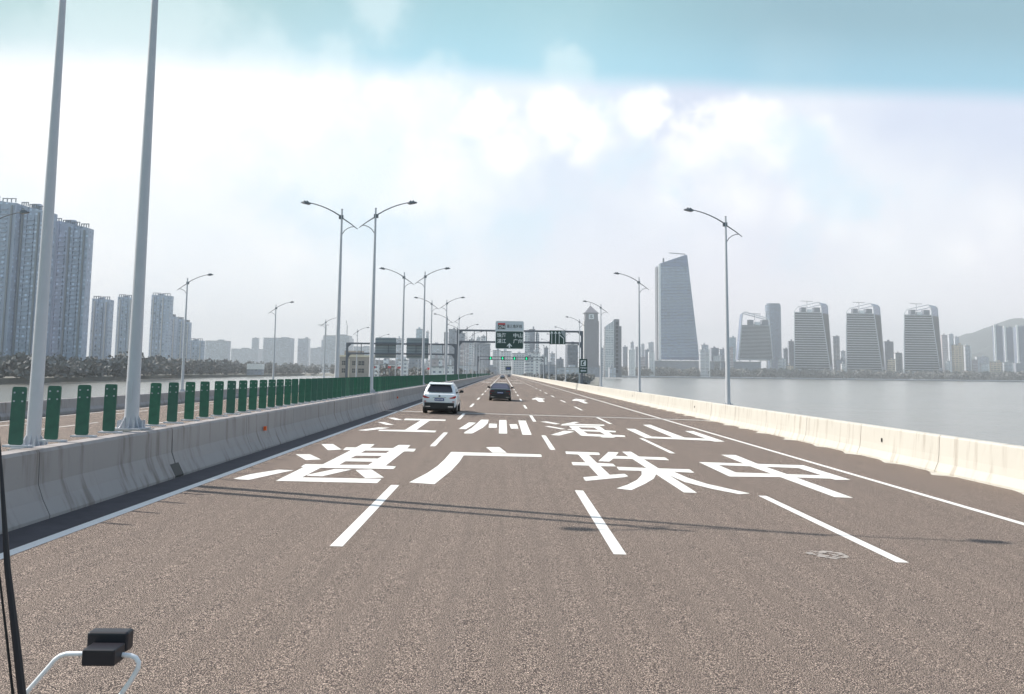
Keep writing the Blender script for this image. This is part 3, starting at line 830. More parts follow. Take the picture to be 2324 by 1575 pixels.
g2 = gantry('sign_gantry', -28.9, -8.9, 154, 7.45, 5.62, .3, (.13, .38, .635, .76, .88), 'steel gantry over the opposite lanes with two grey sign backs')
g2.children[0]
for i, (xa, xb) in enumerate(((-23.8, -19.9), (-18.0, -13.9))):
    o = empty('road_sign', ((xa + xb) / 2, 154.35, 4.8)); hw = (xb - xa) / 2
    tag(o, ['grey back of a road sign, left one on the opposite gantry', 'grey back of a road sign, right one on the opposite gantry'][i], 'road sign', 'sign backs on the opposite gantry')
    MB().prism(rrect(-hw, hw, 0, 3.8, .2), -.03, .03).build('board', 'sign_back', o)
    mb = MB()
    for k in range(7): mb.box(-hw + .05, hw - .05, -.09, -.03, .25 + k * .52, .33 + k * .52)
    mb.build('stiffener', 'gantry', o)
g3 = gantry('sign_gantry', -8.0, 12.8, 262, 7.35, 6.45, .6, (.2, .4, .6, .8), 'small far gantry with four green lane signals over our lanes', .1)
for i in range(4):
    xx = LX[i] + 1.87
    o = empty('lane_signal', (xx, 261.7, 6.35)); tag(o, ['leftmost', 'second from left', 'third from left', 'rightmost'][i] + ' lane signal on the far gantry', 'traffic signal', 'lane signals on the far gantry')
    MB().box(-.55, .55, -.12, .12, 0, 1.1).build('housing', 'sign_black', o)
    e = flat([(-.12, .95), (-.12, .5), (-.35, .5), (0, .15), (.35, .5), (.12, .5), (.12, .95)], -.125, 'green_arrow', 'green', o)
    mt, t, b, oo = base_mat('signal_green'); b.inputs['Base Color'].default_value = (0, .5, .2, 1); b.inputs['Emission Color'].default_value = (0, 1, .4, 1); b.inputs['Emission Strength'].default_value = 1.0
    e.data.materials[0] = mt
o = empty('direction_sign', (2.5, 420, 1.2)); tag(o, 'tiny far green and blue sign beyond the lane signals', 'road sign')
MB().box(-1.5, 1.5, -.05, .05, 2.5, 4.4).build('board', 'sign_green', o); MB().box(-.9, .9, -.09, -.052, 2.9, 3.9).build('blue_panel', 'plate', o)
mb = MB(); mb.box(-1.1, -1.0, .05, .15, -1.2, 4.0); mb.box(1.0, 1.1, .05, .15, -1.2, 4.0); mb.build('post', 'gantry', o)
# emergency telephone sign on the right parapet
o = empty('telephone_sign', (12.85, 134, .62)); tag(o, 'small dark green sign with a white pictogram beside the right gantry post', 'road sign')
MB().prism(rrect(-.66, .66, 1.85, 4.1, .08), -.03, .03).build('board', 'sign_green', o)
flat([(-.42, 3.0), (.42, 3.0), (.42, 3.88), (-.42, 3.88)], -.036, 'white_square', 'sign_white', o)
flat([(-.30, 3.12), (.02, 3.12), (.28, 3.30), (.05, 3.24), (-.08, 3.36), (.16, 3.70), (.30, 3.78), (-.02, 3.80), (-.22, 3.62), (-.24, 3.38)], -.041, 'pictogram', 'sign_green', o)
text_mesh('紧急电话', .30, 'sign_white', o, 0, -.036, 2.68, width=1.05)
flat([(-.5, 2.2), (-.2, 2.42), (-.2, 2.3), (.46, 2.3), (.46, 2.1), (-.2, 2.1), (-.2, 1.98)], -.036, 'arrow', 'sign_pale', o)
mb = MB(); mb.box(-.22, -.14, .04, .12, 0, 3.9); mb.box(.14, .22, .04, .12, 0, 3.9); mb.build('post', 'gantry', o)

# ------------------------------------------------------------------ cars
def make_car(name, kind, body, glass, L=4.9, W=1.9, H=1.69):
    root = empty(name)
    hw = W / 2; suv = kind == 'suv'
    zb = 1.08 if suv else .98; z0 = .36 if suv else .28
    def ring(y, w_, lo, top, tw=.9):
        return [(-w_ * .92, y, lo), (-w_, y, lo + .16), (-w_ * 1.0, y, (lo + top) / 2 + .05), (-w_ * .985, y, top - .14), (-w_ * tw, y, top), (-w_ * .45, y, top + .02), (w_ * .45, y, top + .02), (w_ * tw, y, top), (w_ * .985, y, top - .14), (w_, y, (lo + top) / 2 + .05), (w_, y, lo + .16), (w_ * .92, y, lo)]
    mb = MB()
    st = [(0.0, hw * .86, z0 + .12, zb - .14), (.05, hw * .94, z0 + .03, zb - .03), (.22, hw * .985, z0, zb + .02), (.9, hw, z0, zb + .02), (2.6, hw, z0, zb), (L - 1.3, hw * .99, z0, zb - .02), (L - .5, hw * .95, z0, zb - .16), (L - .12, hw * .85, z0 + .03, zb - .3), (L, hw * .7, z0 + .1, zb - .4)]
    mb.loft([ring(*s_) for s_ in st])
    mb.build('body', body, root, smooth=True, bevel=.03)
    # cabin
    if suv: b0, b1, t0, t1 = .14, 3.55, .62, 2.7
    else: b0, b1, t0, t1 = .62, 3.45, 1.42, 2.6
    def lay(ya, yb_, w_, z): return [(-w_, ya + .1, z), (-w_ + .1, ya, z), (w_ - .1, ya, z), (w_, ya + .1, z), (w_, yb_ - .12, z), (w_ - .12, yb_, z), (-w_ + .12, yb_, z), (-w_, yb_ - .12, z)]
    mb = MB()
    mid = .55
    zt = H - .05
    mb.loft([lay(b0, b1, hw * .93, zb - .02), lay(b0 + (t0 - b0) * mid, b1 + (t1 - b1) * mid, hw * .845, zb + (zt - zb) * mid), lay(t0, t1, hw * .70, zt), lay(t0 + .16, t1 - .2, hw * .56, H)])
    mb.build('cabin', body, root, smooth=True)
    def onrear(u, v, off=.012):   # u -1..1, v 0..1 on the tailgate glass plane
        zlo = zb + .02; y = b0 + (t0 - b0) * v; z = zlo + (zt - zlo) * v
        wv = hw * (.93 + (.70 - .93) * v) - .1
        nrm = Vector((0, -(zt - zlo), (t0 - b0))).normalized()
        return (u * wv, y + nrm.y * off, z + nrm.z * off)
    v0, v1 = (.16, .88) if suv else (.06, .94)
    mb = MB(); pts = [(-.93, v0), (-.55, v0 - .03), (.55, v0 - .03), (.93, v0), (.97, v0 + .25), (.93, v1), (-.93, v1), (-.97, v0 + .25)]
    mb.add([onrear(u, v) for u, v in pts], [tuple(range(len(pts)))])
    mb.build('rear_window', glass, root)
    for sgn in (-1, 1):
        mb = MB()
        zs0, zs1 = zb + .05, zt - .07
        xa = hw * .925 * sgn + sgn * .006; xb = hw * .73 * sgn + sgn * .012
        mb.add([(xa, b0 + .55, zs0), (xa, b1 - .45, zs0), (xb, t1 - .15, zs1), (xb, t0 + .25, zs1)], [(0, 1, 2, 3)])
        mb.build('side_window', 'car_glass', root)
        # mirrors
        mb = MB(); mb.loft([[(sgn * (hw - .04), L - 1.75, zb + .02), (sgn * (hw - .04), L - 1.65, zb + .02), (sgn * (hw - .04), L - 1.65, zb + .08), (sgn * (hw - .04), L - 1.75, zb + .08)],
                            [(sgn * (hw + .05), L - 1.80, zb + .02), (sgn * (hw + .05), L - 1.62, zb + .02), (sgn * (hw + .05), L - 1.62, zb + .19), (sgn * (hw + .05), L - 1.80, zb + .19)],
                            [(sgn * (hw + .2), L - 1.78, zb + .04), (sgn * (hw + .2), L - 1.66, zb + .04), (sgn * (hw + .2), L - 1.66, zb + .16), (sgn * (hw + .2), L - 1.78, zb + .16)]])
        mb.build('wing_mirror', 'trim', root)
        for yw in (.85, L - .95):
            wr = .36 if suv else .33
            wheel = MB()
            wheel.loft([[(sgn * x, yw + math.cos(a * math.pi / 12) * rr, wr + math.sin(a * math.pi / 12) * rr) for a in range(24)] for x, rr in ((hw - .24, wr - .03), (hw - .22, wr), (hw - .03, wr), (hw - .005, wr - .04))])
            wo = wheel.build('wheel', 'tyre', root, smooth=True)
            MB().loft([[(sgn * x, yw + math.cos(a * math.pi / 8) * rr, wr + math.sin(a * math.pi / 8) * rr) for a in range(16)] for x, rr in ((hw - .02, wr - .1), (hw + .003, wr - .12))]).build('rim', 'rim', wo)
        # tail lamps
        mb = MB()
        if suv:
            pr = [(.52, zb - .20), (.66, zb - .16), (.80, zb - .10), (.905, zb - .07), (.905, zb - .17), (.84, zb - .22), (.62, zb - .235)]
        else:
            pr = [(.50, zb - .12), (.86, zb - .10), (.88, zb - .22), (.50, zb - .22)]
        mb.prism([(sgn * x * hw / .95, z) for x, z in pr], -.012 if suv else -.02, .14)
        mb.build('tail_lamp', 'tail' if suv else 'tail_dark', root)
    # tailgate detail
    mb = MB(); mb.box(-.26, .26, -.03, .02, zb - .36, zb - .22); pl = mb.build('number_plate', 'plate', root)
    mb = MB()
    for k in range(6): mb.box(-.21 + k * .075, -.17 + k * .075, -.034, -.031, zb - .325, zb - .255)
    mb.build('characters', 'sign_white', pl)
    MB().box(-.36, .36, -.022, .03, zb - .19, zb - .165).build('chrome_bar', 'chrome' if suv else 'trim', root)
    # small round badge
    mb = MB(); mb.loft([[(math.cos(a * .5236) * .055, -.03, zb - .10 + math.sin(a * .5236) * .04) for a in range(12)], [(math.cos(a * .5236) * .055, .03, zb - .10 + math.sin(a * .5236) * .04) for a in range(12)]])
    mb.build('badge', 'trim', root)
    mb = MB(); mb.box(-hw * .86, hw * .86, -.045, .3, z0 - .10, z0 + .26); mb.build('rear_bumper', 'trim', root, bevel=.03)
    for sgn in (-1, 1):
        MB().box(sgn * .62 - .13, sgn * .62 + .13, -.06, 0, z0 + .02, z0 + .07).build('exhaust', 'chrome', root)
        MB().box(sgn * .78 - .06, sgn * .78 + .06, -.05, 0, z0 + .30, z0 + .34).build('rear_reflector', 'tail', root)
    if suv:
        mb = MB(); mb.loft([[(-.64, .46, H - .09), (.64, .46, H - .09), (.64, .46, H - .06), (-.64, .46, H - .06)], [(-.66, .85, H - .05), (.66, .85, H - .05), (.66, .85, H + .005), (-.66, .85, H + .005)]])
        mb.build('roof_spoiler', body, root)
        for sgn in (-1, 1): MB().tube([(sgn * .6, .8, H - .03), (sgn * .6, .95, H + .03), (sgn * .6, 2.3, H + .03), (sgn * .6, 2.45, H - .03)], .018, 6).build('roof_rail', 'chrome', root)
        MB().tube([(-.3, -.02, zb + .12), (.08, .06, zb + .17)], .01, 5).build('rear_wiper', 'trim', root)
    mb = MB(); mb.box(-hw * .8, hw * .8, .3, L - .3, .16, z0 + .1); mb.build('underbody', 'trim', root)
    return root


c1 = make_car('suv_car', 'suv', 'car_white', 'car_glass')
tag(c1, 'white SUV seen from behind in the leftmost lane beside the median', 'car')
c1.location = (-3.50, 45.9, rz(-3.4)); c1.rotation_euler = (0, R(1.05), 0)
c2 = make_car('sedan_car', 'sedan', 'car_black', 'sedan_glass', 4.85, 1.86, 1.46)
tag(c2, 'dark blue-black saloon seen from behind in the second lane', 'car')
c2.location = (-.25, 69.8, rz(-.25)); c2.rotation_euler = (0, R(1.05), 0)
c3 = make_car('sedan_car', 'sedan', 'car_grey', 'sedan_glass', 4.7, 1.82, 1.45)
tag(c3, 'tiny grey saloon far ahead in the second lane, beyond the dark one', 'car')
c3.location = (-.3, 318, rz(-.3))
c4 = make_car('sedan_car', 'suv', 'car_grey', 'car_glass', 4.6, 1.82, 1.62)
tag(c4, 'tiny dark car farthest ahead, right of the grey saloon', 'car')
c4.location = (3.2, 470, rz(3.2))

# ------------------------------------------------------------------ things of our own vehicle
wp = empty('wiper_arm', (-.52, .9, 2.1)); tag(wp, 'black wiper arm running down the left edge of the photo', 'wiper')
pts = [(-.540, .9, 2.298), (-.530, .9, 2.229), (-.517, .9, 2.134), (-.504, .9, 2.067), (-.488, .9, 1.98), (-.470, .9, 1.86)]
mb = MB(); mb.tube([(x + .52, y - .9, z - 2.1) for x, y, z in pts], [.0008, .0018, .0032, .0038, .0042, .0045], 8); mb.build('arm', 'black_plastic', wp, smooth=True)
mb = MB(); mb.tube([(x + .52 - .0095, y - .9, z - 2.1) for x, y, z in pts], [.0006, .0008, .0012, .0014, .0016, .0016], 6); mb.build('blade', 'trim', wp)
lp = empty('mirror_bracket', (-.95, 2.0, 1.5)); tag(lp, 'white bent tube bracket at the bottom left, outside the windscreen', 'bracket')
pts = [(-1.19, 2.02, 1.46), (-1.084, 2.0, 1.603), (-1.036, 2.0, 1.660), (-1.026, 2.0, 1.673), (-1.014, 2.0, 1.682), (-1.000, 2.0, 1.6865), (-.955, 2.0, 1.6875), (-.917, 2.0, 1.687), (-.875, 2.0, 1.686), (-.852, 2.0, 1.684), (-.840, 2.0, 1.679), (-.833, 2.0, 1.669), (-.834, 2.0, 1.656), (-.848, 2.0, 1.630), (-.875, 2.0, 1.590), (-.95, 2.02, 1.46)]
mb = MB(); mb.tube([(x + .95, y - 2.0, z - 1.5) for x, y, z in pts], .0056, 10); mb.build('tube', 'white_tube', lp, smooth=True)
mb = MB(); mb.box(-.963 + .95, -.868 + .95, .014, .05, .186, .2315); mb.build('clamp_back', 'black_plastic', lp, bevel=.006)
mb = MB(); mb.box(-.925 + .95, -.855 + .95, -.035, .016, .180, .2105)
mb2 = MB(); mb2.box(-.945 + .95, -.871 + .95, -.042, .012, .1735, .2095); mb2.build('clamp_front', 'black_plastic', lp, bevel=.003)

# ------------------------------------------------------------------ skyline
BUILDINGS = [
 ('tower_block', -364.4, -321.2, 540, 12, 115.0, 'slab', 'tall dark blue-grey housing slab at the left edge of the photo, behind the lamp arm', ''),
 ('tower_block', -322.5, -301.1, 546, 8, 109.8, 'slab', 'tall grey housing slab between the pale stair strip and the nearest lamp post', ''),
 ('tower_block', -308.2, -283.1, 560, 8, 101.8, 'slab', 'tall blue-grey housing slab whose open corner stands highest right of the nearest lamp post', ''),
 ('tower_block', -327.3, -313.4, 660, 8, 57.4, 'slab2', 'mid-height apartment tower with notched roof beside the tall dark slab', ''),
 ('tower_block', -344.3, -330.2, 740, 8, 66.0, 'slab2', 'apartment tower with arched crown just left of the second big lamp post', ''),
 ('tower_block', -339.9, -321.6, 800, 8, 73.4, 'slab2', 'apartment tower just right of the second big lamp post, highest of its row', ''),
 ('tower_block', -333.6, -328.1, 830, 8, 55.0, 'slab2', 'narrow step of apartment tower leaning on the tower right of the big lamp post', ''),
 ('tower_block', -339.1, -331.6, 860, 8, 54.1, 'slab2', 'slim apartment tower left of the first thin lamp post', ''),
 ('tower_block', -342.9, -336.6, 890, 8, 53.0, 'slab2', 'thin apartment tower hidden partly by the first thin lamp post', ''),
 ('tower_block', -351.0, -335.6, 930, 8, 34.7, 'slab2', 'lowest wide apartment block at the right end of the hazy left row', ''),
 ('pale_block', -822.0, -763.2, 2300, 34, 80.5, 'pale', 'pale flat-topped block far away behind the white boat shed', ''),
 ('pale_block', -815.2, -794.7, 2700, 12, 104.3, 'pale', 'narrow pale block right of the tower with two cranes', ''),
 ('pale_block', -720.5, -642.2, 2500, 58, 98.0, 'pale', 'wide pale block above the arched white roof', ''),
 ('pale_block', -642.0, -609.4, 2600, 26, 100.5, 'pale', 'pale square block second right from the wide pale block', ''),
 ('pale_block', -568.5, -534.0, 2600, 30, 97.6, 'pale', 'pale square block just left of the left gantry', ''),
 ('pale_block', -520.2, -491.4, 2700, 30, 106.0, 'pale', 'faint tall pale block behind the left gantry post', ''),
 ('pale_block', -946.0, -850.4, 2900, 60, 74.3, 'pale', 'very faint low block under the two cranes', ''),
 ('pale_block', -671.9, -635.3, 2900, 30, 80.0, 'pale', 'very faint low block between two pale square blocks', ''),
 ('pale_block', -467.3, -406.9, 2600, 60, 77.9, 'pale', 'faint low block seen through the left gantry frame', ''),
 ('city_tower', -200.3, -186.0, 1900, 28, 99.2, 'glass', 'pale glass tower behind the two grey sign backs', ''),
 ('city_tower', -158.8, -154.0, 1700, 10, 83.4, 'pale', 'thin slice of tower between two median lamp posts', ''),
 ('city_tower', -107.7, -101.5, 1500, 16, 73.2, 'dark', 'narrow dark tower edge beside the median lamp post near the wide gantry', ''),
 ('city_tower', -92.8, -81.1, 1400, 35, 73.9, 'grey', 'grey tower with a dotted crown left of the wide gantry post', ''),
 ('city_block', -193.0, -184.4, 1500, 12, 61.0, 'pale', 'pale block between the two grey sign backs', ''),
 ('city_block', -132.9, -110.7, 1500, 40, 50.7, 'pale', 'pale wide block seen through the right half of the left gantry', ''),
 ('city_block', -137.9, -119.2, 900, 26, 13.4, 'pink', 'pinkish low building under the first grey sign back', ''),
 ('city_block', -117.2, -100.9, 760, 22, 8.3, 'white', 'white building with two rows of small windows behind the green boards', ''),
 ('city_block', -100.6, -92.5, 800, 12, 12.9, 'white', 'small white building with a stepped roof between two lamp posts', ''),
 ('city_block', -113.2, -99.4, 1000, 26, 20.2, 'grey', 'grey low block under the second grey sign back', ''),
 ('city_block', -78.4, -65.8, 900, 30, 16.0, 'pink', 'long pink-grey low block left of the wide gantry, above red shop signs', ''),
 ('city_block', -55.6, -46.1, 640, 20, 5.9, 'white', 'low white shop row with red signs behind the green boards', ''),
 ('city_block', -46.8, -42.0, 700, 16, 7.3, 'white', 'small white house left of the wide gantry post', ''),
 ('city_tower', -80.2, -70.7, 1500, 36, 72.5, 'grey', 'grey stepped tower in the first bay of the wide gantry', ''),
 ('city_tower', -59.5, -54.6, 1300, 22, 47.7, 'pink', 'slim pinkish tower next to the balcony tower', ''),
 ('city_tower', -51.7, -45.7, 1250, 26, 50.7, 'stripe', 'slim white balcony tower under the wide gantry', ''),
 ('city_block', -47.7, -22.2, 1350, 40, 48.8, 'grey', 'broad blue-grey block under the left half of the wide gantry', ''),
 ('city_block', -59.5, -53.7, 1150, 22, 43.2, 'pink', 'flat pink tower beside the wide gantry post', ''),
 ('city_tower', -61.7, -54.0, 1900, 28, 81.6, 'pale', 'small pale tower top peeping over the lower gantry chord', ''),
 ('city_tower', -51.8, -40.4, 1900, 28, 84.6, 'stripe', 'small crowned tower with ragged roof over the lower gantry chord', ''),
 ('city_block', -19.3, -6.0, 1500, 34, 41.9, 'stripe', 'white office block with dark window bands under the big green sign', ''),
 ('city_block', -5.1, 13.8, 1450, 34, 39.2, 'white', 'long white block directly below the big green sign', ''),
 ('city_block', 14.8, 36.4, 1400, 34, 34.6, 'white', 'white block with red-roofed top right below the big green sign', ''),
 ('city_tower', 35.6, 43.3, 1400, 28, 72.2, 'stripe', 'slim white tower with balconies just right of the big green sign', ''),
 ('city_tower', 44.8, 54.6, 1450, 34, 78.1, 'grey', 'blue-grey tower just right of the big green sign', ''),
 ('city_tower', 57.6, 63.8, 1500, 28, 73.0, 'stripe', 'thin banded tower left of the lane sign', ''),
 ('city_block', 36.0, 48.3, 1100, 28, 28.7, 'white', 'low white house with stepped roof right of the slim towers', ''),
 ('city_block', 26.0, 38.0, 1000, 28, 21.0, 'stripe', 'cream low block behind the far lamps, right of the green lane signals', ''),
 ('city_block', 73.7, 80.3, 1500, 26, 47.4, 'grey', 'grey slim block left of a thin lamp post under the lane sign', ''),
 ('city_block', 89.8, 98.9, 1600, 30, 39.8, 'pale', 'pale block under the lane sign', ''),
 ('city_block', 96.9, 108.4, 1500, 30, 27.6, 'grey', 'hazy low block right under the lane sign', ''),
 ('city_block', 88.3, 102.8, 1150, 36, 41.7, 'dark', 'square blue-grey block under the right end of the wide gantry', ''),
 ('city_block', 45.3, 62.6, 1000, 30, 11.7, 'grey', 'low grey hall behind the right lamp row', ''),
 ('city_block', 64.5, 94.3, 1000, 30, 9.1, 'pale', 'low long pale hall left of the phone sign', ''),
 ('city_block', 53.8, 64.2, 1250, 30, 26.8, 'stripe', 'banded low block left of the right lamp row', ''),
 ('city_block', -47.5, -28.3, 900, 28, 9.1, 'pale', 'low pale long block above the far green boards', ''),
 ('city_block', -31.4, -9.1, 1100, 30, 8.4, 'grey', 'low grey block behind the lane signals', ''),
 ('city_block', 200.4, 208.5, 1700, 12, 54.8, 'stripe', 'low banded block leaning on the slant-topped tower', ''),
 ('city_block', 309.2, 320.9, 2150, 14, 72.6, 'grey', 'grey block right of the slant-topped tower', ''),
 ('city_block', 316.4, 332.2, 2100, 20, 63.4, 'white', 'white gridded block left of the tall lamp post', ''),
 ('city_tower', 382.1, 391.8, 2500, 10, 97.4, 'pale', 'pale tower behind the white gridded block', ''),
 ('city_block', 381.9, 395.9, 2400, 14, 81.2, 'grey', 'grey block touching the tall lamp post', ''),
 ('city_tower', 430.6, 440.6, 2600, 10, 95.7, 'pale', 'pale tower just right of the second right lamp post', ''),
 ('city_block', 374.8, 385.9, 2200, 12, 66.7, 'grey', 'grey block left of the white gridded house by the tall tower', ''),
 ('city_tower', 462.1, 478.9, 2650, 18, 103.8, 'pale', 'hazy tower pair left of the tallest tower', ''),
 ('city_block', 371.1, 384.6, 2120, 14, 59.8, 'white', 'white gridded house left of the tallest tower', ''),
 ('city_block', 502.4, 526.0, 2120, 18, 66.3, 'stripe', 'white banded office block right of the tallest tower', ''),
 ('city_block', 548.2, 567.3, 2300, 14, 85.4, 'white', 'stepped white block behind the banded office block', ''),
 ('city_block', 563.4, 583.6, 2250, 14, 75.5, 'grey', 'grey block between the banded office and the tall right lamp', ''),
 ('city_block', 598.6, 612.0, 2300, 8, 73.9, 'pale', 'pale block left of the tall right lamp', ''),
 ('city_block', 707.9, 728.5, 2600, 14, 120.6, 'glass', 'pale glass block between the tall right lamp and the arched tower', ''),
 ('city_block', 584.0, 594.8, 2150, 8, 74.3, 'pink', 'orange-tinted narrow house right of the tall right lamp', ''),
 ('city_tower', 779.0, 825.7, 2450, 28, 217.8, 'curve', 'smooth blue-grey tower behind the arched tower', ''),
 ('city_block', 810.7, 822.4, 2400, 8, 81.0, 'grey', 'low grey block right of the smooth tower', ''),
 ('city_block', 808.5, 825.2, 2350, 8, 100.7, 'grey', 'grey block left of the first striped tower', ''),
 ('city_tower', 934.8, 952.9, 2350, 8, 116.3, 'stripe', 'slim banded tower with round cap right of the first striped tower', ''),
 ('city_block', 1017.6, 1031.3, 2500, 8, 78.9, 'pale', 'pale low block left of the middle striped tower', ''),
 ('city_block', 1081.9, 1106.5, 2350, 8, 103.2, 'grey', 'grey block right of the middle striped tower', ''),
 ('city_block', 1063.9, 1082.1, 2250, 8, 68.1, 'white', 'cream gridded house left of the last striped tower', ''),
 ('city_tower', 1431.2, 1449.4, 2700, 8, 141.7, 'pink', 'hazy pink tower right of the last striped tower', ''),
 ('city_tower', 1465.6, 1480.8, 2720, 8, 146.1, 'pale', 'hazy tower with capped roof behind the orange-banded block', ''),
 ('city_block', 1506.6, 1521.0, 2760, 8, 139.1, 'pale', 'hazy low tower left of the hill', ''),
 ('city_block', 1184.3, 1211.2, 2180, 8, 89.2, 'orange', 'cream and orange banded block with a roof box at the right', ''),
 ('city_block', 1249.7, 1264.7, 2240, 8, 90.1, 'stripe', 'white slim block touching the orange-banded block', ''),
 ('city_block', 1486.1, 1523.4, 2600, 12, 69.9, 'pale', 'small hazy block at the foot of the hill', ''),
 ('city_tower', 1484.1, 1509.7, 2500, 8, 160.7, 'twin', 'pale-edged blue tower below the hill top', ''),
 ('city_tower', 1527.3, 1554.0, 2520, 8, 157.6, 'twin', 'blue tower with a pale rib, middle of the right-edge group', ''),
 ('city_tower', 1577.3, 1631.9, 2540, 16, 162.5, 'twin', 'blue tower cut by the right edge of the photo', ''),
 ('city_block', 1283.9, 1312.1, 2180, 8, 46.3, 'orange', 'low orange and white gridded house on the waterfront at the right', ''),
 ('city_block', 1330.5, 1352.2, 2200, 8, 45.4, 'stripe', 'low pale house right of the orange gridded house', ''),
 ('city_block', 1367.3, 1406.6, 2210, 12, 42.9, 'grey', 'low greyish house at the right edge of the waterfront', ''),
 ('city_block', 315.0, 330.3, 2170, 18, 41.0, 'white', 'low white block at the foot of the slant-topped tower, right side', ''),
 ('city_block', 355.3, 369.2, 2170, 14, 46.3, 'pink', 'low pinkish block right of the second right lamp post', ''),
 ('city_block', 549.7, 566.1, 2165, 12, 51.8, 'white', 'low white building between the banded office and the tall right lamp', ''),
 ('city_block', 721.3, 738.3, 2175, 8, 47.6, 'stripe', 'low banded block in the gap before the first striped tower', ''),
 ('city_block', 738.8, 753.9, 2160, 8, 29.8, 'orange', 'little orange-lit house touching the first striped tower on its left', ''),
 ('city_block', 870.8, 892.9, 2170, 10, 46.1, 'grey', 'low grey block between the first and middle striped towers', ''),
 ('city_block', 879.6, 889.3, 2158, 8, 36.2, 'white', 'little cream house touching the middle striped tower on its left', ''),
 ('city_block', 1008.5, 1026.1, 2172, 8, 49.3, 'orange', 'low cream house between the middle and last striped towers', ''),
 ('city_block', 1157.2, 1168.5, 2165, 8, 46.1, 'white', 'low white house left of the orange-banded block', ''),
 ('city_block', 1236.3, 1248.2, 2180, 8, 50.5, 'pink', 'low pink house right of the white slim block', ''),
 ('city_block', 1251.5, 1269.8, 2170, 8, 40.9, 'white', 'low white house in front of the hill foot', ''),
 ('city_block', 181.0, 191.7, 1420, 16, 12.6, 'pale', 'low pale hall at the foot of the slant-topped tower', ''),
]


def make_building(name, X0, X1, Y, dep, zt, style, label, group):
    cx = (X0 + X1) / 2; W_ = X1 - X0; Hh = zt - GZ; hw = W_ / 2
    root = empty(name, (cx, Y, GZ)); tag(root, label, 'building', group or None)
    mat = STYLE[style]
    rnd = random.Random(label)
    near = Y < 900
    roofz = Hh
    if style in ('slab', 'slab2'):
        # stepped facade: bays of different depth
        n = max(3, int(W_ / 4.5)); bw = W_ / n; pts = []
        for i in range(n):
            d = [0, 1.6, .5, 2.4, 1.0][i % 5] if 0 < i < n - 1 else .6
            pts += [(-hw + i * bw, d), (-hw + (i + 1) * bw, d)]
        pts += [(hw, dep), (-hw, dep)]
        # roof steps down to the right on the big slabs
        drop = Hh * (.045 if style == 'slab' else .012)
        mb = MB()
        k = len(pts)
        lo = [(x, y, 0) for x, y in pts]; hi = [(x, y, Hh - drop * math.floor((x + hw) / W_ * 4.999) / 4) for x, y in pts]
        mb.loft([lo, hi]); mb.build('wall', mat, root)
        mb = MB()
        for i in range(0, n, 2):
            x = -hw + (i + .5) * bw; z = Hh - drop * (i + .5) / n
            mb.box(x - .5, x + .5, -.5, .3, 0, z - 2)
        mb.build('stair_strip', 'roof' if style == 'slab' else 'stone_light', root)
        # roof frames
        mb = MB(); m_ = 4 if style == 'slab' else 2
        for i in range(m_):
            xa = -hw + W_ * (i + .08) / m_; xb = -hw + W_ * (i + .86) / m_; z = Hh - drop * math.floor((xa + hw) / W_ * 4.999) / 4 - .6
            hgt = 2.2
            for x in [xa + (xb - xa) * t for t in (0, .33, .66, 1)]: mb.box(x - .25, x + .25, 2, 2.5, z, z + hgt)
            mb.box(xa - .25, xb + .25, 1.9, 2.6, z + hgt, z + hgt + .5)
        mb.build('roof_frame', 'roof', root)
        MB().box(-hw * .4, hw * .1, dep * .4, dep * .8, Hh - drop - 1, Hh + 1.2).build('lift_house', mat, root)
        # band of balconies
        for i in range(1, n - 1, 2):
            x = -hw + (i + .5) * bw; mb = MB(); mb.box(x - bw * .42, x + bw * .42, .6, .9, 0, Hh * .94)
            for f in range(2, int(Hh / 3) - 2): mb.box(x - bw * .42, x + bw * .42, -.25, .598, f * 3.0, f * 3.0 + .9)
            mb.build('balcony_stack', mat, root)
        return root
    if style == 'curve':
        mb = MB(); pts = [(math.cos(a * math.pi / 10) * hw, dep / 2 + math.sin(a * math.pi / 10) * dep / 2) for a in range(20)]
        mb.slab(pts, 0, Hh - 5); mb.build('wall', mat, root, smooth=True)
        MB().slab([(x * .86 + 1, y) for x, y in pts], Hh - 5, Hh).build('crown', mat, root)
        MB().box(-hw * 1.02, -hw * .75, dep * .3, dep * .6, 0, Hh * .88).build('stair_shaft', STYLE['stripe'], root)
        return root
    step = rnd.choice((0, 0, 1, 2)) if W_ > 14 else 0
    MB().box(-hw, hw, 0, dep, 0, Hh).build('wall', mat, root)
    MB().box(-hw - .4, hw + .4, -.4, dep + .4, Hh, Hh + 1.1).build('roof', 'roof', root)
    rb = MB(); u = rnd.uniform(-.5, .3) * hw
    rb.box(u, u + hw * .5, dep * .3, dep * .6, Hh + 1.1, Hh + 1.1 + rnd.uniform(2.5, 5)); rb.build('roof_box', mat, root)
    if style in ('white', 'stripe', 'orange', 'pink', 'grey', 'glass', 'pale', 'dark', 'twin'):
        fh = {'white': 3.6, 'stripe': 3.6, 'orange': 5.0}.get(style, 7.0)
        mb = MB()
        for f in range(1, int(Hh / fh)):
            mb.box(-hw - .7, hw + .7, -.9, -.002, f * fh - .35, f * fh + .35)
        mb.build('floor_band', mat if style in ('glass', 'pale', 'dark', 'twin', 'grey') else ('cream' if style == 'orange' else 'band_white'), root)
    if style in ('twin',):
        MB().box(-hw - .5, -hw + 5, -2, 0, 0, Hh + 6).build('pale_rib', 'band_white', root)
    if style in ('stripe', 'white') and W_ > 10:
        MB().box(hw - 2.2, hw + .3, -1.1, 0, 0, Hh).build('corner_pier', 'band_white', root)
    return root


for b in BUILDINGS: make_building(*b)

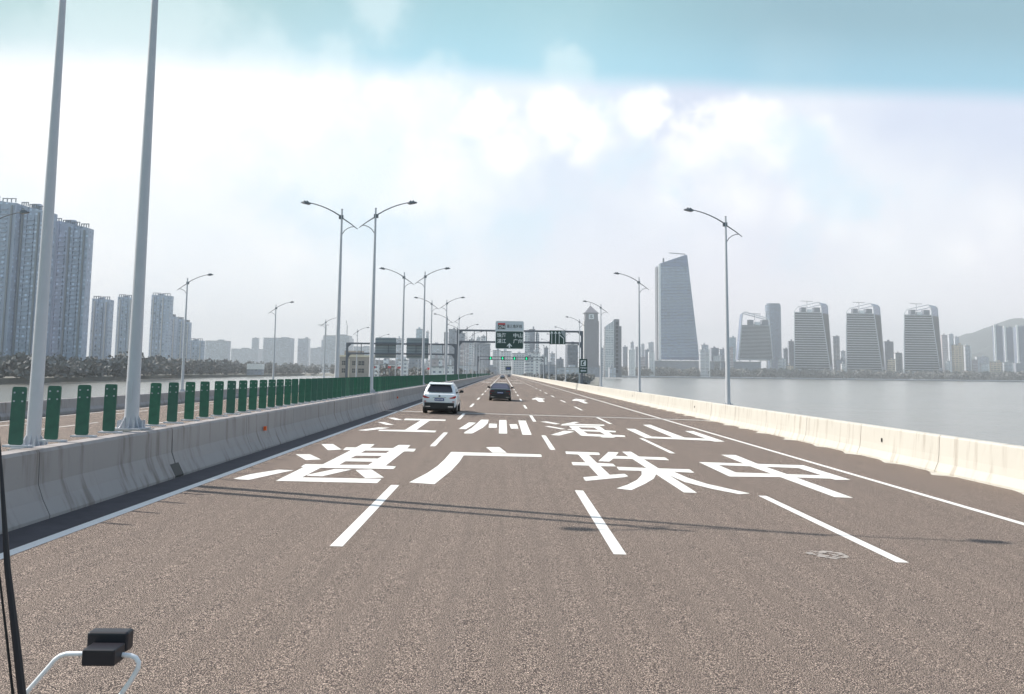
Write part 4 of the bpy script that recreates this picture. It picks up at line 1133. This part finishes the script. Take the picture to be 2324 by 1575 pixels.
# two cranes on the faint tower
o = make_building('building_site', -520, -446, 2400, 50, 103, 'pale', 'pale unfinished tower block with two cranes on its roof', '')
for i, x in enumerate((-516, -455)):
    c = empty('tower_crane', (x, 2415, 104)); tag(c, ['left crane on the pale unfinished tower', 'right crane on the pale unfinished tower'][i], 'crane', 'cranes on the unfinished tower')
    MB().box(-1, 1, -1, 1, -1, 30).build('mast', 'galv_dark', c); MB().box(-24, 8, -.8, .8, 30, 31.6).build('jib', 'galv_dark', c) if i == 0 else MB().tube([(0, 0, 28), (-3, 0, 44)], .9, 5).build('jib', 'galv_dark', c)

# tall glass tower with the slanted top and its fin
def solid_profile(name, prof, back, Yf, dep, mat, parent, X, Z):
    a = [(x - X, 0, z - Z) for x, z in prof]; b = [(x - X, dep, z - Z) for x, z in back]
    return MB().loft([a, b]).build(name, mat, parent)


t = empty('glass_tower', (460, 2200, GZ)); tag(t, 'tallest blue glass tower with slanted roof, tapering upward at the right', 'building')
pf = [(417, 42.5), (416.1, 299), (484.6, 323), (488.7, 322), (515.4, 77.3), (517.5, 42.5)]
solid_profile('glass_body', pf, [(x + (6 if x > 450 else 0), z) for x, z in pf], 2200, 55, 'tall_glass', t, 460, GZ)
mb = MB()
def edge_x(z): return 488.7 + (515.4 - 488.7) * (322 - z) / (322 - 77.3)
for k in range(62):
    z = 50 + k * 3.95
    if z > 290: break
    mb.box(417.5 - 460, edge_x(z) - .8 - 460, -.9, -.002, z - GZ, z + 1.3 - GZ)
mb.build('floor_band', STYLE['glass'], t)
MB().box(407.2 - 460, 411 - 460, 4, 30, 43.8, 293.5).build('side_fin', 'gantry', t)
MB().box(411 - 460, 417 - 460, -1.2, 8, 42, 300).build('white_edge', 'fin_white', t)
mb = MB(); mb.box(-60, 70, -6, 60, 0, 30); mb.build('podium', STYLE['grey'], t)
mb = MB()
for k in range(8): mb.box(-44 + k * 13, -41.5 + k * 13, 1, 4, 30, 46.5)
mb.build('column', 'fin_white', t)
MB().tube([(-18, 10, 330 - GZ - 1), (26, 10, 326 - GZ)], 1.2, 6).build('roof_crane_jib', 'galv_dark', t)
MB().box(-35, -31, 10, 14, 300, 318).build('roof_mast', 'galv_dark', t)
MB().add([(35, -1.5, 33), (48, -1.5, 33), (48, -1.5, 44)], [(0, 1, 2)]).build('entrance_sail', 'fin_white', t)
# long podium of the tall tower
t = empty('podium_block', (520, 2165, GZ)); tag(t, 'long dark podium on the bank below the tallest tower', 'building')
MB().box(-135, 150, 0, 30, 0, 40).build('wall', STYLE['grey'], t); MB().box(-137, 152, -2, 32, 40, 42).build('roof', 'roof', t)
mb = MB(); mb.box(-20, 90, -8, -1, 17, 18.5)
for k in range(6): mb.box(-18 + k * 21, -17 + k * 21, -7, -6, 0, 17)
mb.build('terrace', 'stone_light', t)


def arch_tower(X, Zb, front, back_top, back_bot, ztop_stripe, label, lean_left=False, mirror_back=None):
    """office tower: rounded leaning frame, open crown, white floor bands on dark glass"""
    t = empty('striped_tower', (X, 2200, GZ)); tag(t, label, 'building', 'striped office towers on the far bank')
    P = [(x - X, z - GZ) for x, z in front]
    zs = ztop_stripe - GZ; zb = Zb - GZ
    xl_b, xl_t = P[0][0], P[1][0]
    dep = 46
    offt = back_top[0] - front[4 if not lean_left else 1][0]; offb = back_bot[0] - front[5 if not lean_left else 0][0]
    def left(z):  a, b = P[0], P[1]; return a[0] + (b[0] - a[0]) * (z - a[1]) / (b[1] - a[1])
    def right(z):
        a, b = (P[5], P[4]); return a[0] + (b[0] - a[0]) * (z - a[1]) / (b[1] - a[1])
    def off(z): f = max(0, min(1, (z - zb) / (zs - zb))); return offb + (offt - offb) * f
    # glass body
    lo = [(left(zb) + .8, .5, zb + 1), (right(zb) - .8, .5, zb + 1), (right(zb) - 1 + off(zb), dep, zb + 1), (left(zb) + 1 + off(zb), dep, zb + 1)]
    hi = [(left(zs) + .8, .5, zs), (right(zs) - .8, .5, zs), (right(zs) - 1 + off(zs), dep, zs), (left(zs) + 1 + off(zs), dep, zs)]
    MB().loft([lo, hi]).build('glass_body', 'tower_glass', t)
    n = 25; mb = MB()
    for k in range(n):
        z = zb + 2.2 + (zs - zb - 3.0) * k / (n - 1); h = (zs - zb) / n * .42
        mb.box(left(z) + .8, right(z) - .8, -1.4, .5, z, z + h)
    mb.build('floor_band', 'tower_band', t)
    # frame: tube ring along the outline, front and back
    def ringpts(dx_t, dx_b, y):
        pts = []
        zmin = P[0][1]; zmax = max(z for _, z in P)
        for (x, z) in P:
            f = (z - zmin) / (zmax - zmin); pts.append((x + dx_b + (dx_t - dx_b) * f, y, z))
        return pts
    fr = ringpts(0, 0, 0); bk = ringpts(offt, offb, dep)
    for nm, rg in (('front_frame', fr), ('rear_frame', bk)):
        MB().tube(rg + [rg[0]], 1.35, 6).build(nm, 'tower_frame', t)
    # cladding strip between the frames on the sloping side and over the top
    mb = MB()
    idx = (3, 4, 5) if not lean_left else (0, 1, 2)
    for a, b in zip(idx, idx[1:]):
        mb.add([fr[a], fr[b], bk[b], bk[a]], [(0, 1, 2, 3)])
        mb.add([(fr[a][0], fr[a][1], fr[a][2] - 2), (fr[b][0], fr[b][1], fr[b][2] - 2), (bk[b][0], bk[b][1], bk[b][2] - 2), (bk[a][0], bk[a][1], bk[a][2] - 2)], [(0, 1, 2, 3)])
    mb.build('side_cladding', 'tall_glass', t)
    # roof machines
    mb = MB(); w_ = right(zs) - left(zs)
    mb.box(left(zs) + w_ * .28, left(zs) + w_ * .45, 6, 20, zs, zs + 15); mb.box(left(zs) + w_ * .75, left(zs) + w_ * .97, 6, 22, zs, zs + 15)
    mb.box(left(zs) + w_ * .45, left(zs) + w_ * .75, 10, 20, zs, zs + 4)
    mb.build('roof_machine_room', STYLE['dark'], t)
    MB().box(left(zs) + w_ * .5, left(zs) + w_ * .68, 5, 12, zs + 1.5, zs + 10).build('white_tank', 'fin_white', t)
    MB().tube([(left(zs) + w_ * .28, 8, zs + 32), (left(zs) + w_ * .72, 8, zs + 31)], .8, 5).build('roof_crane_jib', 'galv_dark', t)
    MB().tube([(left(zs) + w_ * .5, 8, zs + 14), (left(zs) + w_ * .5, 8, zs + 31.5)], .6, 5).build('roof_crane_mast', 'galv_dark', t)
    mb = MB()
    for k in range(4):
        x = left(zb) + 4 + (right(zb) - left(zb) - 8) * k / 3; mb.box(x - 1.3, x + 1.3, 4, 7, 0, zb + 1.2)
    mb.build('column', 'fin_white', t)
    return t


arch_tower(665, 46, [(623, 45.8), (634.8, 167.1), (641, 171.3), (700, 156), (706, 150), (713.7, 46.1), (708, 45)], (641.5, 175), (628.0, 50), 136, 'low striped office tower leaning left with an arched frame, next to the smooth blue tower', lean_left=True)
arch_tower(815, 17.5, [(770.8, 17.3), (773.5, 177.1), (781.2, 186.3), (838.0, 200.3), (844.5, 194.6), (865.8, 21.6), (859.9, 17.5)], (880.7, 201), (889.7, 21.6), 171.3, 'first of the three white striped towers, nearest the smooth blue tower')
arch_tower(955, 15.8, [(909.4, 15.6), (913.0, 175.5), (920.7, 184.8), (977.7, 198.8), (984.2, 193.0), (1004.4, 20.0), (998.5, 15.8)], (1023.6, 199), (1031.5, 20), 169.7, 'middle one of the three white striped towers')
arch_tower(1110, 14.4, [(1062.9, 14.1), (1067.6, 174.1), (1075.4, 183.4), (1132.6, 197.4), (1139.0, 191.6), (1158.1, 18.5), (1152.2, 14.4)], (1182, 198), (1188.7, 18.5), 168.3, 'rightmost of the three white striped towers, nearest the hills')

# clock tower with pyramid roof
t = empty('clock_tower', (158.4, 1500, GZ)); tag(t, 'square mauve stone tower with a pointed roof and a white clock face', 'building')
MB().box(-11.5, 12, 0, 24, 0, 108).build('wall', 'stone', t)
MB().box(-13.6, -11.6, 1, 22, 0, 101).build('left_pier', 'stone_light', t); MB().box(12.1, 13.6, 1, 22, 0, 101).build('right_pier', 'stone', t)
MB().box(-11, 11.5, .5, 23.5, 108, 115).build('belfry', 'stone', t)
MB().box(-13.5, 13.8, -1.6, 25.6, 115, 116).build('cornice', 'roof', t)
mb = MB(); mb.add([(-11.5, -.5, 116), (12, -.5, 116), (12, 24.5, 116), (-11.5, 24.5, 116), (-1, 12, 130)], [(0, 1, 4), (1, 2, 4), (2, 3, 4), (3, 0, 4), (0, 3, 2, 1)])
r_ = mb.build('roof', 'stone', t); MB().tube([(-1, 12, 129), (-1, 12, 135)], .4, 6).build('finial', 'roof', r_)
ck = MB().box(-5, 4.5, -.7, -.01, 104, 113).build('clock_face', 'sign_white', t)
MB().prism([(-2.5, 106), (2.2, 106), (2.2, 108), (.2, 108.6), (2, 111.4), (-2.4, 111.2), (-2.0, 109)], -.9, -.72).build('clock_hands', 'roof', ck)
MB().box(-16, 17, -6, 20, 0, 17).build('podium', STYLE['grey'], t)

# slant-topped tower
t = empty('slant_tower', (198, 1500, GZ)); tag(t, 'narrow balcony tower with a slanted top, right of the clock tower', 'building')
MB().prism([(-14.5, 0), (-14, 91), (1.5, 103.5), (1.5, 0)], 0, 24).build('balcony_wing', STYLE['white'], t)
mb = MB()
for k in range(18): mb.box(-16.2, 1.2, -1.4, -.002, 12 + k * 4.3, 13.6 + k * 4.3)
mb.build('balcony', 'band_white', t)
MB().box(1.52, 10.5, -2, 24, 0, 104.5).build('stair_core', STYLE['dark'], t)
mb = MB()
for k in range(13): mb.box(4.2, 8.6, -2.3, -2.01, 8 + k * 7.2, 13 + k * 7.2)
mb.build('window', 'tower_glass', t)
MB().box(10.52, 14.8, 0, 24, 0, 92).build('rear_wing', 'gantry', t)

# arched white hall and small white building on the left bank
def hall(name, x0, x1, Y, z0, z1, n, label):
    root = empty(name, ((x0 + x1) / 2, Y, GZ)); tag(root, label, 'building'); hw = (x1 - x0) / 2
    mb = MB(); mb.box(-hw, hw, 0, 40, 0, z0 - GZ); mb.build('wall', STYLE['pale'], root)
    mb = MB(); w_ = 2 * hw / n
    for k in range(n):
        xa = -hw + k * w_; pts = [(xa + w_ * i / 8, z0 - GZ + .3 + math.sin(i / 8 * math.pi) * (z1 - z0)) for i in range(9)]
        pts += [(x, z - .9) for x, z in reversed(pts)]
        mb.prism(pts, -4, 42)
    mb.build('arched_roof', 'roof_white', root)
    mb = MB(); mb.box(-hw - 3, hw + 3, -6, -4.5, z0 - GZ - 3.2, z0 - GZ - 1.4); mb.build('canopy', 'roof_white', root)
    return root


hall('boat_shed', -312, -40, 1720, 21, 28.5, 9, 'long white hall with a scalloped arched roof on the left bank')
o = empty('white_shed', (-268, 900, GZ)); tag(o, 'small white shed on the left bank below the pale flat block', 'building')
MB().box(-8, 8, 0, 10, 6, 12).build('wall', 'roof_white', o); MB().box(-8, 8, .5, 9, 0, 6).build('base', STYLE['grey'], o)

# tan three-storey building by the water
t = empty('tan_building', (-106, 600, GZ)); tag(t, 'tan two-storey building with cream roof edge behind the left gantry post', 'building')
MB().box(-11.8, 11.2, 0, 14, 0, 15.5).build('wall', 'tan', t)
MB().box(-12.6, 12.0, -.8, 14.8, 15.5, 16.8).build('roof', 'cream', t)
MB().box(-9, 4, 3, 10, 16.8, 20).build('roof_house', 'tan', t)
for zz in (4.2, 9.6):
    for xx, ww in ((-10, 2.4), (-2.6, 2.2), (1.8, 4.2)):
        f = MB().box(xx, xx + ww, -.08, -.004, zz, zz + 3.0).build('window', 'car_glass', t)
        mb = MB(); mb.box(xx + ww / 2 - .1, xx + ww / 2 + .1, -.14, -.082, zz, zz + 3.0); mb.box(xx, xx + ww, -.14, -.082, zz + 1.4, zz + 1.6); mb.build('window_bar', 'tan', f)
MB().box(-5.2, -4.6, -.5, -.004, 0, 14).build('drain_pipe', 'cream', t)

# red shop boards
for i, (x, y, z, w_) in enumerate(((-95, 612, 4.5, 2.6), (-86, 630, 4.8, 2.2), (-80, 640, 4.6, 2.4), (-58, 655, 4.2, 3.4))):
    o = empty('shop_board', (x, y, GZ)); tag(o, ['red shop board, leftmost of four above the green boards', 'red shop board, second of four above the green boards', 'red shop board, third of four above the green boards', 'red and green shop board in the gap by the wide gantry post'][i], 'sign', 'red shop boards on the near bank')
    MB().box(-w_ / 2, w_ / 2, -.2, .2, z - GZ, z - GZ + 1.6).build('panel', 'sign_red', o); MB().box(-.15, .15, -.1, .1, 0, z - GZ).build('post', 'galv', o)

# ------------------------------------------------------------------ trees on the banks (masses that read as one)
def tree_mass(name, spots, label, leaf=1.0, per=60):
    """spots: x, y, radius, height"""
    mb = MB(); rnd = random.Random(name + label)
    for x, y, rr, hh in spots:
        for _ in range(per):
            u = rnd.random() * 2 - 1; a = rnd.random() * 6.283; rad = (rnd.random() ** .33)
            px = x + rr * rad * math.sqrt(1 - u * u) * math.cos(a); py = y + rr * rad * math.sqrt(1 - u * u) * math.sin(a)
            pz = GZ + hh * .55 + hh * .5 * rad * u
            s_ = leaf * rnd.uniform(.6, 1.5)
            d1 = Vector((rnd.uniform(-1, 1), rnd.uniform(-1, 1), rnd.uniform(-1, 1))).normalized(); d2 = d1.cross(Vector((rnd.uniform(-1, 1), rnd.uniform(-1, 1), rnd.uniform(-1, 1)))).normalized()
            c = Vector((px, py, pz))
            k = len(mb.v); mb.v += [tuple(c + d1 * s_), tuple(c + d2 * s_ * .8), tuple(c - d1 * s_), tuple(c - d2 * s_ * .8)]; mb.f.append((k, k + 1, k + 2, k + 3))
    me = bpy.data.meshes.new(name); me.from_pydata(mb.v, [], mb.f); me.update(); me.materials.append(M['foliage'])
    o = bpy.data.objects.new(name, me); COL.objects.link(o); tag(o, label, 'trees', kind='stuff'); return o


rnd = random.Random(11)
sp = []
for i in range(len(shore) - 1):
    x, y = shore[i]
    if x < -520 or x > -160: continue
    for _ in range(7):
        hh = rnd.uniform(6, 12) * (1 + (y > 500) * .35)
        sp.append((x + rnd.uniform(-14, 14), y + 8 + abs(rnd.gauss(0, 26)), rnd.uniform(3.5, 7), hh))
for _ in range(260):
    y = rnd.uniform(400, 700); sp.append((-240 - (y - 368) * .19 - rnd.uniform(6, 120), y, rnd.uniform(3.5, 7), rnd.uniform(8, 14)))
tree_mass('shore_trees', sp, 'dark wood along the left bank below the housing slabs', 1.1, 110)
sp = []
for k in range(700):
    x = rnd.uniform(245, 2250); y = 2118 + rnd.random() * 30 + (x - 240) * .016
    sp.append((x, y, rnd.uniform(7, 13), rnd.uniform(14, 25)))
tree_mass('bank_trees', sp, 'tree belt along the far right bank below the towers', 3.0, 75)
sp = []
for k in range(120):
    t_ = rnd.random(); x = 22 + rnd.random() * (20 + 130 * t_); y = 420 + 1500 * t_ * rnd.random()
    x = min(x, 46 + (y - 400) * .1145 - 8); sp.append((x, y + 10, rnd.uniform(2, 4), rnd.uniform(2.5, 4.5)))
for k in range(50):
    y = rnd.uniform(620, 1500); sp.append((rnd.uniform(-110 - (y - 600) * .05, -12), y, rnd.uniform(4, 8), rnd.uniform(5, 10)))
tree_mass('city_trees', sp, 'low greenery in front of the city at the end of the bridge', 1.6, 60)

# hills
def hill(name, prof, Y, dep, seed):
    mb = MB(); n = 60; m_ = 14; xs_ = [p[0] for p in prof]
    def top(x):
        for (a, za), (b, zb_) in zip(prof, prof[1:]):
            if a <= x <= b: return za + (zb_ - za) * (x - a) / (b - a)
        return prof[-1][1] if x > xs_[-1] else 0
    for j in range(m_ + 1):
        v = j / m_; s_ = math.sin(v * math.pi)
        for i in range(n + 1):
            x = xs_[0] + (xs_[-1] - xs_[0]) * i / n
            z = GZ + (top(x) - GZ) * s_ ** .8 * (1 + .05 * noise.noise(Vector((x * .01, v * 4, seed)))) + 5 * noise.noise(Vector((x * .03, v * 9, seed))) * s_
            mb.v.append((x, Y + (v - .5) * dep, z))
    for j in range(m_):
        for i in range(n):
            a = j * (n + 1) + i; mb.f.append((a, a + 1, a + n + 2, a + n + 1))
    return struct(mb.build(name, 'hill', smooth=True))


hill('hill', [(2080, 0), (2230, 150), (2306, 203), (2363, 228), (2411, 240), (2476, 266), (2532, 286), (2592, 306), (2628, 300), (2760, 260), (3100, 170), (3500, 0)], 4200, 900, 1.5)
hill('low_hill', [(1850, 0), (1909, 90), (1961, 109), (2014, 139), (2091, 156), (2142, 169), (2300, 150), (2600, 0)], 3400, 500, 4.5)

# ------------------------------------------------------------------ haze
mb = MB(); mb.box(-3700, 5500, -220, 7000, WZ - 1.5, 372)
mt = bpy.data.materials.new('haze'); mt.use_nodes = True
t = NT(mt.node_tree); o_ = t.n('ShaderNodeOutputMaterial'); v = t.n('ShaderNodeVolumePrincipled')
v.inputs['Color'].default_value = (0.93, 0.96, 1.0, 1); v.inputs['Density'].default_value = 0.0002; v.inputs['Anisotropy'].default_value = 0.0
t.l(v.outputs[0], o_.inputs['Volume'])
o = mb.build('haze', mt); tag(o, kind='stuff')
